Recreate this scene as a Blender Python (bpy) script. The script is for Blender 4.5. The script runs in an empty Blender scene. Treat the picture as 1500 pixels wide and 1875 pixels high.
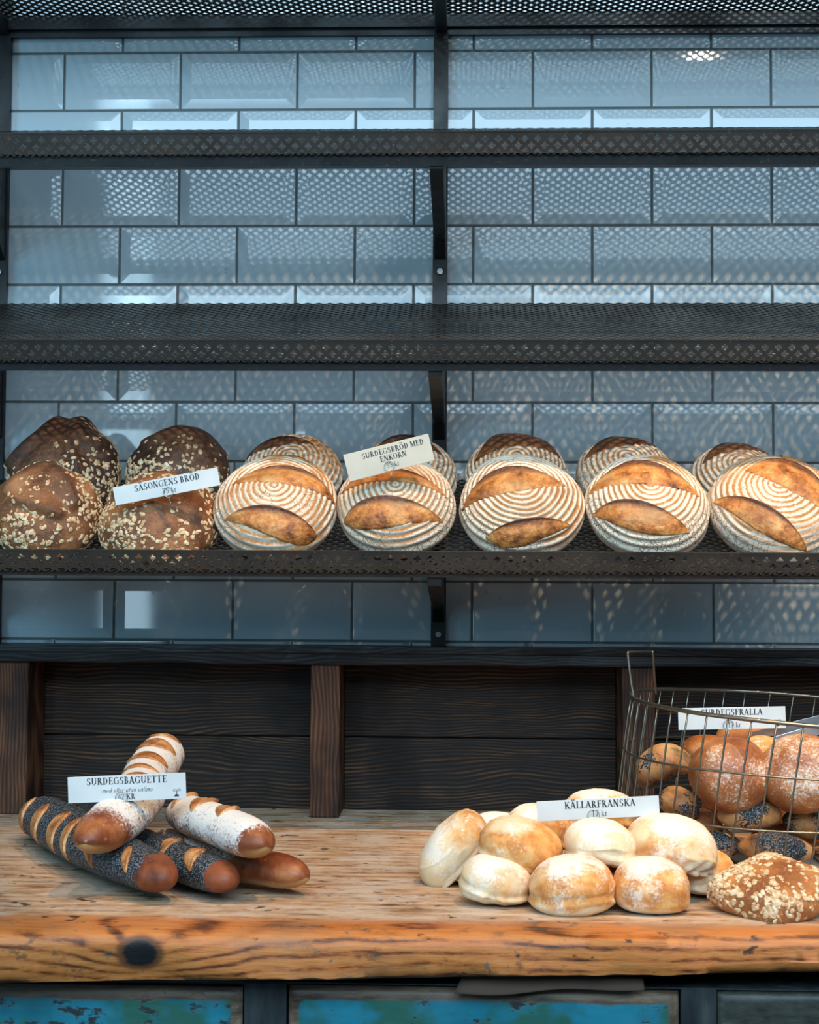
import bpy, math, random
import numpy as np
from mathutils import Vector, Matrix, Euler
C = bpy.context.scene.collection
sc = bpy.context.scene
PI = math.pi

# ------------------------------------------------------------------ camera
cam = bpy.data.cameras.new('camera'); co = bpy.data.objects.new('camera', cam); C.objects.link(co)
cam.sensor_fit = 'HORIZONTAL'; cam.sensor_width = 24.0; cam.lens = 24.0*2800/1500
Rm = Matrix(((0.999393, -0.003965, -0.034623), (0.03437, -0.052039, 0.998053), (0.005759, 0.998637, 0.051871)))
# columns: right, up, forward  -> blender camera looks along -Z
M4 = Matrix(((Rm[0][0], Rm[0][1], -Rm[0][2], -0.14544), (Rm[1][0], Rm[1][1], -Rm[1][2], -3.1922),
             (Rm[2][0], Rm[2][1], -Rm[2][2], 1.35048), (0, 0, 0, 1)))
co.matrix_world = M4
cam.dof.use_dof = True; cam.dof.focus_distance = 2.66; cam.dof.aperture_fstop = 8
cam.clip_start = 0.05
sc.camera = co

# ------------------------------------------------------------------ world, lamps, exposure
sc.view_settings.view_transform = 'Standard'; sc.view_settings.look = 'None'
sc.view_settings.gamma = 1.0; sc.view_settings.use_curve_mapping = False
sc.view_settings.exposure = 0.0
w = bpy.data.worlds.new('room_air'); sc.world = w; w.use_nodes = True
bg = w.node_tree.nodes['Background']; bg.inputs[0].default_value = (0.06, 0.34, 0.52, 1); bg.inputs[1].default_value = 0.06

def aim(o, target):
    d = Vector(target) - o.location
    o.rotation_euler = d.to_track_quat('-Z', 'Y').to_euler()
def area(name, loc, target, sx, sy, power, col):
    l = bpy.data.lights.new(name, 'AREA'); l.shape = 'RECTANGLE'; l.size = sx; l.size_y = sy
    l.energy = power; l.color = col
    o = bpy.data.objects.new(name, l); C.objects.link(o); o.location = loc; aim(o, target); return o
def spot(name, loc, target, power, col, ang=110, r=0.026, blend=.8):
    l = bpy.data.lights.new(name, 'SPOT'); l.energy = power; l.color = col
    l.spot_size = math.radians(ang); l.spot_blend = blend; l.shadow_soft_size = r
    o = bpy.data.objects.new(name, l); C.objects.link(o); o.location = loc; aim(o, target); return o
area('high_shop_window', (0.7, -6.0, 4.4), (0, 0, 1.9), 6.4, 2.6, 560, (0.56, 0.81, 1.0))
area('daylight_window', (-4.2, -3.4, 2.2), (-.4, 0, 1.6), 1.4, 2.2, 60, (0.28, 0.72, 1.0))
area('narrow_window', (-1.78, -4.2, 2.3), (-1.2, 0, 2.0), .24, 2.6, 20, (0.55, 0.82, 1.0))
WARM = (1.0, 0.69, 0.40)
for x, p in ((-1.25, 42), (-0.35, 84), (0.45, 140), (1.2, 150)):
    spot('ceiling_spot', (x, -1.62, 3.62), (x*.95, -.62, 1.2), p, WARM, 51, .016, .12)
spot('upper_warm_fill', (.7, -2.1, 3.7), (.2, 0, 2.1), 70, (1.0, .80, .58), 80, .045, .8)  # added weak warm fill for the upper wall and shelf lips

# ------------------------------------------------------------------ object helpers
def tag(o, label=None, cat=None, group=None, kind=None):
    for k, v in (('label', label), ('category', cat), ('group', group), ('kind', kind)):
        if v: o[k] = v
    return o
def root(name, loc=(0, 0, 0), rot=None, **kw):
    o = bpy.data.objects.new(name, None); C.objects.link(o); o.location = loc; o.empty_display_size = .05
    if rot is not None: o.rotation_euler = rot
    return tag(o, **kw)
def mesh(name, V, F, mat, parent=None, smooth=True, attrs=None):
    V = np.asarray(V, dtype=np.float32).reshape(-1, 3)
    me = bpy.data.meshes.new(name)
    if isinstance(F, np.ndarray):
        n, k = F.shape
        me.vertices.add(len(V)); me.vertices.foreach_set('co', V.ravel())
        me.loops.add(n*k); me.loops.foreach_set('vertex_index', F.astype(np.int32).ravel())
        me.polygons.add(n); me.polygons.foreach_set('loop_start', np.arange(0, n*k, k, dtype=np.int32))
        me.update(calc_edges=True)
    else:
        me.from_pydata(V.tolist(), [], [tuple(f) for f in F]); me.update()
    if smooth: me.polygons.foreach_set('use_smooth', np.ones(len(me.polygons), dtype=bool))
    for k, a in (attrs or {}).items():
        at = me.attributes.new(k, 'FLOAT', 'POINT'); at.data.foreach_set('value', np.asarray(a, dtype=np.float32).ravel())
    me.materials.append(mat); me.validate()
    o = bpy.data.objects.new(name, me); C.objects.link(o)
    if parent: o.parent = parent
    return o
def bevel(o, w=.003, seg=2):
    m = o.modifiers.new('bevel', 'BEVEL'); m.width = w; m.segments = seg; m.limit_method = 'ANGLE'; return o
class MB:
    def __init__(s): s.v = []; s.f = []
    def add(s, V, F):
        b = len(s.v); s.v += [tuple(p) for p in V]; s.f += [tuple(i+b for i in f) for f in F]; return s
    def box(s, x0, x1, y0, y1, z0, z1, M=None):
        V = [Vector((x, y, z)) for x in (x0, x1) for y in (y0, y1) for z in (z0, z1)]
        if M is not None: V = [M @ v for v in V]
        return s.add(V, [(0, 1, 3, 2), (4, 6, 7, 5), (0, 4, 5, 1), (2, 3, 7, 6), (0, 2, 6, 4), (1, 5, 7, 3)])
    def build(s, name, mat, parent=None, smooth=False): return mesh(name, s.v, s.f, mat, parent, smooth)
def catmull(P, n):
    P = np.asarray(P, float); Q = np.vstack([2*P[0]-P[1], P, 2*P[-1]-P[-2]]); out = []
    for i in range(1, len(Q)-2):
        for t in np.linspace(0, 1, n, endpoint=False):
            a, b, c, d = Q[i-1], Q[i], Q[i+1], Q[i+2]
            out.append(.5*((2*b)+(c-a)*t+(2*a-5*b+4*c-d)*t*t+(3*b-a-3*c+d)*t**3))
    out.append(P[-1]); return np.array(out)
def grid_faces(n, m, closed_m=True, off=0):
    i, j = np.meshgrid(np.arange(n-1), np.arange(m if closed_m else m-1), indexing='ij')
    j2 = (j+1) % m
    return (np.stack([i*m+j, i*m+j2, (i+1)*m+j2, (i+1)*m+j], -1).reshape(-1, 4)+off)
def tube(P, r, n=8, closed=False):
    P = np.asarray(P, float); N = len(P); r = np.ones(N)*r
    T = np.gradient(P, axis=0)
    if closed: T = np.roll(P, -1, 0)-np.roll(P, 1, 0)
    T /= np.linalg.norm(T, axis=1)[:, None]+1e-12
    up = np.array([0, 0, 1.]) if abs(T[0][2]) < .9 else np.array([1., 0, 0])
    V = []
    u = np.cross(T[0], up); u /= np.linalg.norm(u)
    for k in range(N):
        u = u-T[k]*np.dot(u, T[k]); u /= np.linalg.norm(u); v = np.cross(T[k], u)
        a = np.linspace(0, 2*PI, n, endpoint=False)
        V.append(P[k]+r[k]*(np.cos(a)[:, None]*u+np.sin(a)[:, None]*v))
    V = np.array(V).reshape(-1, 3)
    F = [tuple(f) for f in grid_faces(N, n)]
    if closed: F += [((N-1)*n+j, (N-1)*n+(j+1) % n, (j+1) % n, j) for j in range(n)]
    else: F += [tuple(range(n))[::-1], tuple((N-1)*n+j for j in range(n))]
    return V, F
class Noise:
    """smooth pseudo noise: sum of random plane waves"""
    def __init__(s, seed, freqs, amps, per=7):
        g = np.random.RandomState(seed); s.k = []; s.a = []
        for f, a in zip(freqs, amps):
            d = g.normal(size=(per, 3)); d /= np.linalg.norm(d, axis=1)[:, None]
            s.k.append((d*f*g.uniform(.7, 1.3, (per, 1)), g.uniform(0, 6.28, per))); s.a.append(a/math.sqrt(per/2))
    def __call__(s, p):
        p = np.asarray(p, float); o = np.zeros(p.shape[:-1])
        for (k, ph), a in zip(s.k, s.a): o += a*np.sin(p@k.T+ph).sum(-1)
        return o

# ------------------------------------------------------------------ node helper
class NT:
    def __init__(s, name):
        s.m = bpy.data.materials.new(name); s.m.use_nodes = True; s.t = s.m.node_tree
        s.b = s.t.nodes['Principled BSDF']; s._co = None
    def n(s, typ, **kw):
        nd = s.t.nodes.new(typ)
        for k, v in kw.items(): setattr(nd, k, v)
        return nd
    def put(s, sock, v):
        if isinstance(v, bpy.types.NodeSocket): s.t.links.new(v, sock)
        elif v is not None:
            if sock.type == 'RGBA' and len(v) == 3: v = (*v, 1)
            sock.default_value = v
    def coord(s, scale=(1, 1, 1), loc=(0, 0, 0), rnd=False, src='Object'):
        tc = s.n('ShaderNodeTexCoord'); mp = s.n('ShaderNodeMapping'); s.t.links.new(tc.outputs[src], mp.inputs[0])
        mp.inputs['Scale'].default_value = scale; mp.inputs['Location'].default_value = loc
        if rnd:
            oi = s.n('ShaderNodeObjectInfo'); cx = s.n('ShaderNodeVectorMath', operation='SCALE'); cx.inputs[0].default_value = (7.3, 3.1, 5.7)
            s.t.links.new(oi.outputs['Random'], cx.inputs['Scale']); s.t.links.new(cx.outputs[0], mp.inputs['Location'])
        return mp.outputs[0]
    def noise(s, vec, scale, detail=3, rough=.55, dist=0, out=0):
        nd = s.n('ShaderNodeTexNoise'); s.put(nd.inputs['Vector'], vec); s.put(nd.inputs['Scale'], scale)
        s.put(nd.inputs['Detail'], detail); s.put(nd.inputs['Roughness'], rough); s.put(nd.inputs['Distortion'], dist)
        return nd.outputs[out]
    def vor(s, vec, scale, feature='F1', out='Distance', rnd=1.0):
        nd = s.n('ShaderNodeTexVoronoi', feature=feature); s.put(nd.inputs['Vector'], vec); s.put(nd.inputs['Scale'], scale)
        s.put(nd.inputs['Randomness'], rnd); return nd.outputs[out]
    def math(s, op, a, b=None, c=None, clamp=False):
        nd = s.n('ShaderNodeMath', operation=op, use_clamp=clamp); s.put(nd.inputs[0], a); s.put(nd.inputs[1], b)
        if c is not None: s.put(nd.inputs[2], c)
        return nd.outputs[0]
    def map(s, v, a, b, c=0., d=1.):
        nd = s.n('ShaderNodeMapRange', interpolation_type='SMOOTHSTEP')
        for i, q in enumerate((v, a, b, c, d)): s.put(nd.inputs[i], q)
        return nd.outputs[0]
    def mix(s, f, a, b, mode='MIX'):
        nd = s.n('ShaderNodeMix', data_type='RGBA', blend_type=mode); s.put(nd.inputs[0], f); s.put(nd.inputs[6], a); s.put(nd.inputs[7], b)
        return nd.outputs[2]
    def ramp(s, v, stops):
        nd = s.n('ShaderNodeValToRGB'); e = nd.color_ramp.elements
        while len(e) < len(stops): e.new(.5)
        for q, (p, c) in zip(e, stops): q.position = p; q.color = (*c, 1)
        s.put(nd.inputs[0], v); return nd.outputs[0]
    def attr(s, name):
        nd = s.n('ShaderNodeAttribute', attribute_name=name); return nd.outputs['Fac']
    def sep(s, v):
        nd = s.n('ShaderNodeSeparateXYZ'); s.put(nd.inputs[0], v); return nd.outputs
    def bump(s, h, strength=.5, dist=.001, nrm=None):
        nd = s.n('ShaderNodeBump'); s.put(nd.inputs['Height'], h); s.put(nd.inputs['Strength'], strength); s.put(nd.inputs['Distance'], dist)
        if nrm is not None: s.put(nd.inputs['Normal'], nrm)
        return nd.outputs[0]
    def done(s, col=None, rough=None, metal=None, nrm=None, spec=None, coat=None, coatr=.05, sss=None):
        for k, v in (('Base Color', col), ('Roughness', rough), ('Metallic', metal), ('Normal', nrm), ('Specular IOR Level', spec), ('Coat Weight', coat)):
            if v is not None: s.put(s.b.inputs[k], v)
        if coat: s.put(s.b.inputs['Coat Roughness'], coatr)
        if sss: s.put(s.b.inputs['Subsurface Weight'], sss); s.put(s.b.inputs['Subsurface Radius'], (.01, .005, .002)); s.put(s.b.inputs['Subsurface Scale'], 1.)
        return s.m

def mat_iron(name, base, rough, metal=.75):
    t = NT(name); c = t.coord()
    n1 = t.noise(c, 9, 5); n2 = t.noise(c, 160, 3)
    col = t.mix(t.map(n1, .45, .7), base, tuple(x*.55+.006 for x in base))
    col = t.mix(t.map(n2, .62, .75), col, (base[0]*2.2+.02, base[1]*1.7+.01, base[2]*1.3))
    return t.done(col, t.map(n1, .3, .7, rough-.1, rough+.14), metal, t.bump(n2, .25, .0006))
M_iron = mat_iron('blackened_iron', (.028, .027, .026), .45, .5)
M_sheet = mat_iron('perforated_steel', (.075, .070, .064), .36, .7)
M_bar = mat_iron('worn_iron_bar', (.045, .048, .05), .36, .6)

def mat_tile():
    t = NT('glazed_white_tile'); c = t.coord()
    n = t.noise(c, 3, 2); sp = t.noise(c, 55, 4)
    col = t.mix(n, (.46, .53, .57), (.52, .58, .61))
    dirt = t.math('MULTIPLY', t.map(sp, .66, .74), t.map(t.noise(t.coord((1, 1, 3)), 9, 2), .52, .7))
    col = t.mix(dirt, col, (.12, .13, .12))
    return t.done(col, .055, 0, t.bump(t.noise(c, 14, 1), .012, .004), .5)
M_tile = mat_tile()
t = NT('grey_grout'); M_grout = t.done(t.mix(t.noise(t.coord(), 40, 3), (.10, .115, .115), (.17, .18, .175)), .9)

def mat_darkwood(name, a, b, cc, axis='X', rough=.42, sc_=1.0):
    t = NT(name)
    s1 = (1.6, 14, 22) if axis == 'X' else (22, 14, 1.6)
    c = t.coord(s1, rnd=True); c2 = t.coord(rnd=True)
    warp = t.noise(t.coord((1.2, 2, 3) if axis == 'X' else (3, 2, 1.2), rnd=True), 1.7, 2)
    wv = t.n('ShaderNodeTexWave', wave_type='BANDS', bands_direction='Z' if axis == 'X' else 'X')
    add = t.n('ShaderNodeVectorMath', operation='ADD'); t.put(add.inputs[0], t.coord((.35, 1, 1) if axis == 'X' else (1, 1, .35), rnd=True))
    cmb = t.n('ShaderNodeCombineXYZ'); w2 = t.math('MULTIPLY', warp, .10)
    t.put(cmb.inputs[2 if axis == 'X' else 0], w2); t.put(add.inputs[1], cmb.outputs[0])
    t.put(wv.inputs[0], add.outputs[0]); wv.inputs['Scale'].default_value = 44*sc_; wv.inputs['Distortion'].default_value = 1.6; wv.inputs['Detail'].default_value = 3; wv.inputs['Detail Scale'].default_value = 2.0
    g = t.noise(c, 3, 5, .65)
    f = t.math('ADD', t.math('MULTIPLY', wv.outputs[1], .26), t.math('MULTIPLY', g, .72))
    col = t.ramp(f, ((.28, a), (.55, b), (.82, cc)))
    blot = t.map(t.noise(c2, 5, 3), .48, .68)
    col = t.mix(t.math('MULTIPLY', blot, .75), col, tuple(x*.35 for x in a))
    return t.done(col, t.map(g, .3, .7, rough, rough+.25), 0, t.bump(f, .45, .0014), .25)
M_board = mat_darkwood('dark_stained_board', (.004, .003, .0025), (.022, .011, .007), (.15, .075, .036), rough=.55)
M_post = mat_darkwood('brown_worn_post', (.020, .008, .005), (.090, .032, .014), (.20, .085, .040), 'Z', rough=.55)
M_ledge = mat_darkwood('black_painted_ledge', (.006, .007, .008), (.014, .016, .018), (.05, .036, .026), rough=.3)

def mat_worktop():
    t = NT('worn_pine_worktop'); c = t.coord(); xyz = t.sep(c)
    # knots bend the grain
    kx, kz = -.568, .872
    dx = t.math('SUBTRACT', xyz[0], kx); dz = t.math('SUBTRACT', xyz[2], kz)
    d2 = t.math('ADD', t.math('MULTIPLY', t.math('MULTIPLY', dx, dx), 110), t.math('MULTIPLY', t.math('MULTIPLY', dz, dz), 700))
    ex = t.math('POWER', 2.718, t.math('MULTIPLY', d2, -1))
    front = t.map(xyz[1], -1.10, -1.04, 1, 0)
    warp = t.noise(t.coord((1, 1, 1)), 3.2, 2)
    zz = t.math('ADD', xyz[2], t.math('MULTIPLY', t.math('SUBTRACT', warp, .5), .07))
    zz = t.math('ADD', zz, t.math('MULTIPLY', ex, .03))
    v1 = t.n('ShaderNodeCombineXYZ'); t.put(v1.inputs[0], t.math('MULTIPLY', xyz[0], .35)); t.put(v1.inputs[1], t.math('ADD', xyz[1], t.math('MULTIPLY', warp, .05))); t.put(v1.inputs[2], zz)
    wv = t.n('ShaderNodeTexWave', wave_type='BANDS', bands_direction='Z'); t.put(wv.inputs[0], v1.outputs[0]); wv.inputs['Scale'].default_value = 19; wv.inputs['Distortion'].default_value = 2.4; wv.inputs['Detail'].default_value = 5; wv.inputs['Detail Scale'].default_value = 2.2; wv.inputs['Detail Roughness'].default_value = .65
    wy = t.n('ShaderNodeTexWave', wave_type='BANDS', bands_direction='Y'); t.put(wy.inputs[0], v1.outputs[0]); wy.inputs['Scale'].default_value = 9; wy.inputs['Distortion'].default_value = 3.5; wy.inputs['Detail'].default_value = 3
    fine = t.noise(t.coord((1.6, 18, 22)), 9, 7, .74)
    fine2 = t.noise(t.coord((3, 40, 40)), 9, 3, .6)
    lines = t.math('POWER', wv.outputs[1], 2.2); lines = t.math('MULTIPLY', lines, t.map(t.noise(t.coord((2, 3, 6)), 6, 5, .7), .36, .62, .25, 1))
    ff = t.math('ADD', t.math('MULTIPLY', fine, .62), t.math('MULTIPLY', t.math('SUBTRACT', 1, lines), .30))
    colf = t.ramp(ff, ((.26, (.04, .013, .006)), (.38, (.17, .048, .013)), (.50, (.40, .118, .024)), (.70, (.54, .20, .055))))
    colf = t.mix(t.math('MULTIPLY', t.map(t.noise(t.coord((1.2, 2, 4), (3, 1, 2)), 4, 4, .6), .50, .66), .55), colf, (.20, .12, .07))
    ft = t.math('ADD', t.math('MULTIPLY', wy.outputs[1], .08), t.math('MULTIPLY', t.noise(t.coord((1.5, 7, 7)), 9, 7, .72), .92))
    colt = t.ramp(ft, ((.34, (.12, .06, .032)), (.44, (.34, .185, .10)), (.55, (.48, .30, .175)), (.68, (.60, .45, .31))))
    worn = t.map(t.noise(t.coord((2.0, 3.2, 3)), 4.5, 7, .72), .44, .62)
    colt = t.mix(t.math('MULTIPLY', worn, .7), colt, (.55, .45, .365))
    streak = t.math('MULTIPLY', t.map(fine2, .60, .70), t.map(t.noise(t.coord((1, 2, 2)), 4, 3), .42, .60))
    colt = t.mix(t.math('MULTIPLY', streak, .8), colt, (.05, .028, .02))
    scr = t.math('MULTIPLY', t.map(t.vor(t.coord((1, .35, 1), (2, 0, 0)), 22, 'DISTANCE_TO_EDGE'), .0, .012, 1, 0), t.map(t.noise(t.coord(), 7, 3), .56, .64))
    colt = t.mix(t.math('MULTIPLY', scr, .5), colt, (.72, .64, .55))
    sp = t.map(t.noise(t.coord((1.3, 2.0, 3)), 20, 6, .62), .63, .69)
    colt = t.mix(t.math('MULTIPLY', sp, .8), colt, (.05, .035, .03))
    col = t.mix(front, colt, colf)
    dirt = t.math('MULTIPLY', t.map(t.noise(t.coord((1, 1, 1.5)), 34, 6, .7), .54, .66), t.map(t.noise(t.coord(), 7, 3), .44, .6))
    col = t.mix(t.math('MULTIPLY', t.math('MULTIPLY', dirt, front), .7), col, (.045, .028, .020))
    # small knots and dents of the front face, then flecks of old teal paint
    kn = t.map(t.noise(t.coord((1, 1.2, 1.6)), 24, 4, .62), .64, .69)
    col = t.mix(t.math('MULTIPLY', kn, .9), col, (.018, .012, .010))
    teal = t.math('MULTIPLY', t.math('MULTIPLY', t.map(t.noise(t.coord(), 60, 4, .65), .60, .66), t.map(t.noise(t.coord(), 6, 2), .50, .58)), t.math('MULTIPLY', front, .8))
    col = t.mix(teal, col, (.012, .09, .10))
    dk = t.math('ADD', t.math('MULTIPLY', t.math('MULTIPLY', dx, dx), 1700), t.math('MULTIPLY', t.math('MULTIPLY', dz, dz), 3000))
    dk = t.math('ADD', dk, t.math('MULTIPLY', fine, .7))
    col = t.mix(t.map(dk, 1.5, 2.6, 1, 0), col, (.13, .045, .015))
    col = t.mix(t.map(dk, .95, 1.5, 1, 0), col, (.008, .008, .009))
    h = t.math('ADD', t.math('MULTIPLY', ff, .6), t.math('MULTIPLY', fine2, .6))
    return t.done(col, t.map(fine, .3, .7, .42, .62), 0, t.bump(h, .5, .0018), .4)
M_top = mat_worktop()

def mat_teal():
    t = NT('flaking_teal_paint'); c = t.coord(rnd=True)
    g = t.noise(t.coord((2, 9, 9), rnd=True), 7, 5, .65); big = t.noise(c, 7, 4, .6)
    paint = t.mix(t.map(big, .35, .65), (.008, .10, .135), (.012, .17, .235))
    paint = t.mix(t.map(t.noise(c, 5, 4, .6), .48, .56), paint, (.02, .095, .07))
    wood = t.ramp(g, ((.3, (.03, .02, .014)), (.6, (.13, .08, .05)), (.8, (.30, .20, .12))))
    chip = t.map(t.math('ADD', t.math('MULTIPLY', g, .5), t.math('MULTIPLY', t.noise(c, 22, 5, .65), .6)), .585, .63)
    e = t.attr('edge')
    col = t.mix(chip, paint, (.02, .022, .022))
    em = t.map(t.math('ADD', e, t.math('MULTIPLY', t.math('SUBTRACT', big, .5), .5)), .42, .56)
    col = t.mix(em, col, wood)
    return t.done(col, t.map(g, .3, .7, .35, .6), 0, t.bump(t.math('SUBTRACT', g, chip), .4, .001), .4)
M_teal = mat_teal()
t = NT('dark_cabinet_paint'); g = t.noise(t.coord((8, 8, 2)), 6, 4)
M_cab = t.done(t.ramp(g, ((.35, (.008, .010, .011)), (.6, (.022, .028, .030)), (.8, (.05, .055, .05)))), .45)
t = NT('dark_olive_drawer'); g = t.noise(t.coord((3, 9, 9)), 9, 6, .7)
M_oliv = t.done(t.ramp(g, ((.35, (.014, .016, .012)), (.6, (.045, .046, .035)), (.78, (.10, .11, .10)))), .5)
t = NT('brown_paper'); M_kraft = t.done(t.mix(t.noise(t.coord(), 12, 3), (.045, .026, .016), (.075, .045, .030)), .9)

def mat_paper(name, c0):
    t = NT(name); n = t.noise(t.coord(), 60, 3); big = t.noise(t.coord(), 14, 2)
    return t.done(t.mix(t.map(big, .4, .7), c0, tuple(x*.9 for x in c0)), .55, 0, t.bump(n, .15, .0004), .3, .35, .22)
M_paper = mat_paper('laminated_card', (.58, .60, .60))
M_cream = mat_paper('cream_card', (.50, .46, .38))
t = NT('black_ink'); M_ink = t.done((.025, .025, .028), .6)
t = NT('grey_ink'); M_ink2 = t.done((.06, .06, .065), .6)
t = NT('steel_wire'); M_wire = t.done(t.mix(t.noise(t.coord(), 90, 3), (.30, .26, .20), (.16, .13, .095)), .36, .9)
t = NT('brushed_steel'); M_steel = t.done((.50, .51, .52), .3, 1.0)

# ---- bread crusts
def mat_boule():
    t = NT('floured_ring_crust'); c = t.coord(rnd=True); arc = t.attr('arc'); rim = t.attr('rim')
    wob = t.noise(c, 9, 2); fine = t.noise(c, 190, 4, .7); mid = t.noise(c, 28, 3)
    ph = t.math('ADD', t.math('MULTIPLY', arc, 2*PI/.0098), t.math('ADD', t.math('MULTIPLY', wob, 9), t.math('MULTIPLY', mid, 3.2)))
    s = t.math('ADD', t.math('SINE', ph), t.math('MULTIPLY', t.math('SUBTRACT', fine, .5), 3.4))
    s = t.math('ADD', s, t.math('MULTIPLY', t.math('SUBTRACT', mid, .5), 2.0))
    fl = t.map(s, -1.05, .75)
    crk = t.vor(c, 105, 'DISTANCE_TO_EDGE'); crk2 = t.vor(t.coord((1, 1, 1)), 60, 'DISTANCE_TO_EDGE')
    rimm = t.map(t.math('ADD', rim, t.math('MULTIPLY', t.math('SUBTRACT', t.noise(c, 6, 2), .5), 1.3)), .62, .98)
    fl = t.math('MAXIMUM', fl, t.math('MULTIPLY', rimm, .85))
    brown = t.mix(mid, (.30, .115, .035), (.50, .24, .085))
    white = t.mix(t.noise(c, 60, 3), (.76, .67, .56), (.62, .50, .37))
    col = t.mix(t.math('MULTIPLY', fl, .93), brown, white)
    ck = t.math('MULTIPLY', t.map(crk, .0, .055, 1, 0), t.math('MULTIPLY', rimm, t.map(t.noise(c, 12, 2), .38, .5)))
    ck2 = t.math('MULTIPLY', t.map(crk2, .0, .025, 1, 0), t.map(t.noise(c, 14, 3), .52, .60))
    ckk = t.math('MAXIMUM', ck, t.math('MULTIPLY', ck2, .8))
    col = t.mix(ckk, col, (.16, .075, .035))
    h = t.math('SUBTRACT', t.math('ADD', t.math('MULTIPLY', t.math('SINE', ph), .5), t.math('MULTIPLY', fine, .5)), t.math('MULTIPLY', ckk, 1.2))
    return t.done(col, .85, 0, t.bump(h, .75, .0016), .2)
M_boule = mat_boule()
def mat_score(name, lo, midc, hi, dark):
    t = NT(name); c = t.coord(rnd=True); e = t.attr('ear'); ed = t.attr('mid')
    n1 = t.noise(c, 36, 6, .72); n2 = t.noise(c, 150, 4, .65); n3 = t.noise(c, 9, 2)
    col = t.ramp(t.math('ADD', t.math('MULTIPLY', n1, .7), t.math('MULTIPLY', n3, .35)), ((.38, dark), (.47, lo), (.55, midc), (.66, hi)))
    col = t.mix(t.map(n2, .60, .75), col, hi)
    col = t.mix(t.map(t.math('ADD', e, t.math('MULTIPLY', n1, .42)), .90, 1.14), col, dark)
    col = t.mix(t.math('MULTIPLY', t.map(n3, .55, .68), t.math('MULTIPLY', ed, .5)), col, dark)
    col = t.mix(t.math('MULTIPLY', t.map(t.noise(c, 70, 5, .75), .56, .68), .55), col, lo)
    bub = t.vor(c, 130, 'SMOOTH_F1')
    h = t.math('ADD', n1, t.math('ADD', t.math('MULTIPLY', n2, .5), t.math('MULTIPLY', bub, -.4)))
    return t.done(col, t.map(n2, .3, .7, .34, .56), 0, t.bump(h, .9, .0034), .4)
M_score = mat_score('baked_score_crust', (.30, .095, .022), (.50, .185, .042), (.68, .36, .13), (.075, .022, .010))
M_score_shade = mat_score('shaded_score_crust', (.10, .040, .016), (.17, .065, .025), (.26, .11, .045), (.030, .014, .010))  # score crust darkened for the back row, its shade put into the colour
M_scoreb = mat_score('baguette_score_crust', (.32, .11, .032), (.48, .20, .065), (.68, .38, .18), (.12, .04, .018))
def mat_oat(name, a, b, d):
    t = NT(name); c = t.coord(rnd=True); n1 = t.noise(c, 14, 5, .6); n2 = t.noise(c, 170, 4, .7); n3 = t.noise(c, 38, 4, .65); r = t.attr('ridge')
    col = t.ramp(n1, ((.34, d), (.48, a), (.66, b)))
    col = t.mix(t.map(n2, .58, .7), col, tuple(min(1, x*1.5+.03) for x in b))
    col = t.mix(t.math('MULTIPLY', t.map(t.math('ADD', t.math('MULTIPLY', r, .7), t.math('MULTIPLY', n3, 1.1)), .72, 1.15), .5), col, (.035, .017, .012))
    col = t.mix(t.map(t.noise(c, 8, 3), .55, .70), col, tuple(x*.45 for x in a))
    return t.done(col, t.map(n2, .3, .7, .45, .7), 0, t.bump(t.math('ADD', t.math('ADD', n1, n3), t.math('MULTIPLY', n2, .5)), .9, .003), .35)
M_oat = mat_oat('oat_loaf_crust', (.23, .085, .032), (.40, .17, .068), (.10, .038, .02))
M_oat_shade = mat_oat('shaded_oat_loaf_crust', (.10, .040, .020), (.17, .075, .038), (.045, .02, .013))  # darker copy of the oat crust: back-row shade mixed into the colours
M_rhomb = mat_oat('oat_roll_crust', (.36, .13, .035), (.50, .21, .065), (.20, .065, .02))
t = NT('oat_flake'); oi = t.noise(t.coord(), 130, 2)
M_flake = t.done(t.ramp(oi, ((.3, (.40, .21, .09)), (.5, (.62, .42, .23)), (.7, (.78, .64, .46)))), .7)

def mat_poppy(full=True):
    t = NT('poppy_seed_crust' if full else 'poppy_patched_crust'); c = t.coord(rnd=True)
    v = t.vor(c, 520); vc = t.vor(c, 520, out='Color'); sp = t.sep(vc)
    seed = t.mix(t.map(sp[0], .2, .95), (.022, .028, .036), (.24, .28, .32))
    seed = t.mix(t.map(v, .35, .6), seed, (.012, .012, .014))
    if full:
        crust = t.ramp(t.noise(c, 24, 3), ((.35, (.085, .019, .009)), (.6, (.23, .058, .019))))
        cov = t.map(t.math('ADD', t.attr('bare'), t.math('MULTIPLY', t.math('SUBTRACT', t.noise(c, 35, 4, .7), .5), .9)), .42, .56, 1, 0)
    else:
        crust = t.ramp(t.noise(c, 16, 4, .6), ((.34, (.13, .045, .016)), (.5, (.40, .17, .055)), (.66, (.60, .36, .16))))
        cov = t.map(t.math('ADD', t.noise(c, 17, 3, .55), t.math('MULTIPLY', t.math('SUBTRACT', t.noise(c, 300, 2), .5), .35)), .535, .57)
    col = t.mix(cov, crust, seed)
    h = t.math('MULTIPLY', t.math('SUBTRACT', 1, v), cov)
    return t.done(col, .5, 0, t.bump(h, .9, .0012, t.bump(t.noise(c, 90, 3), .4, .002)), .35)
M_poppy = mat_poppy(); M_patch = mat_poppy(False)

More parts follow.
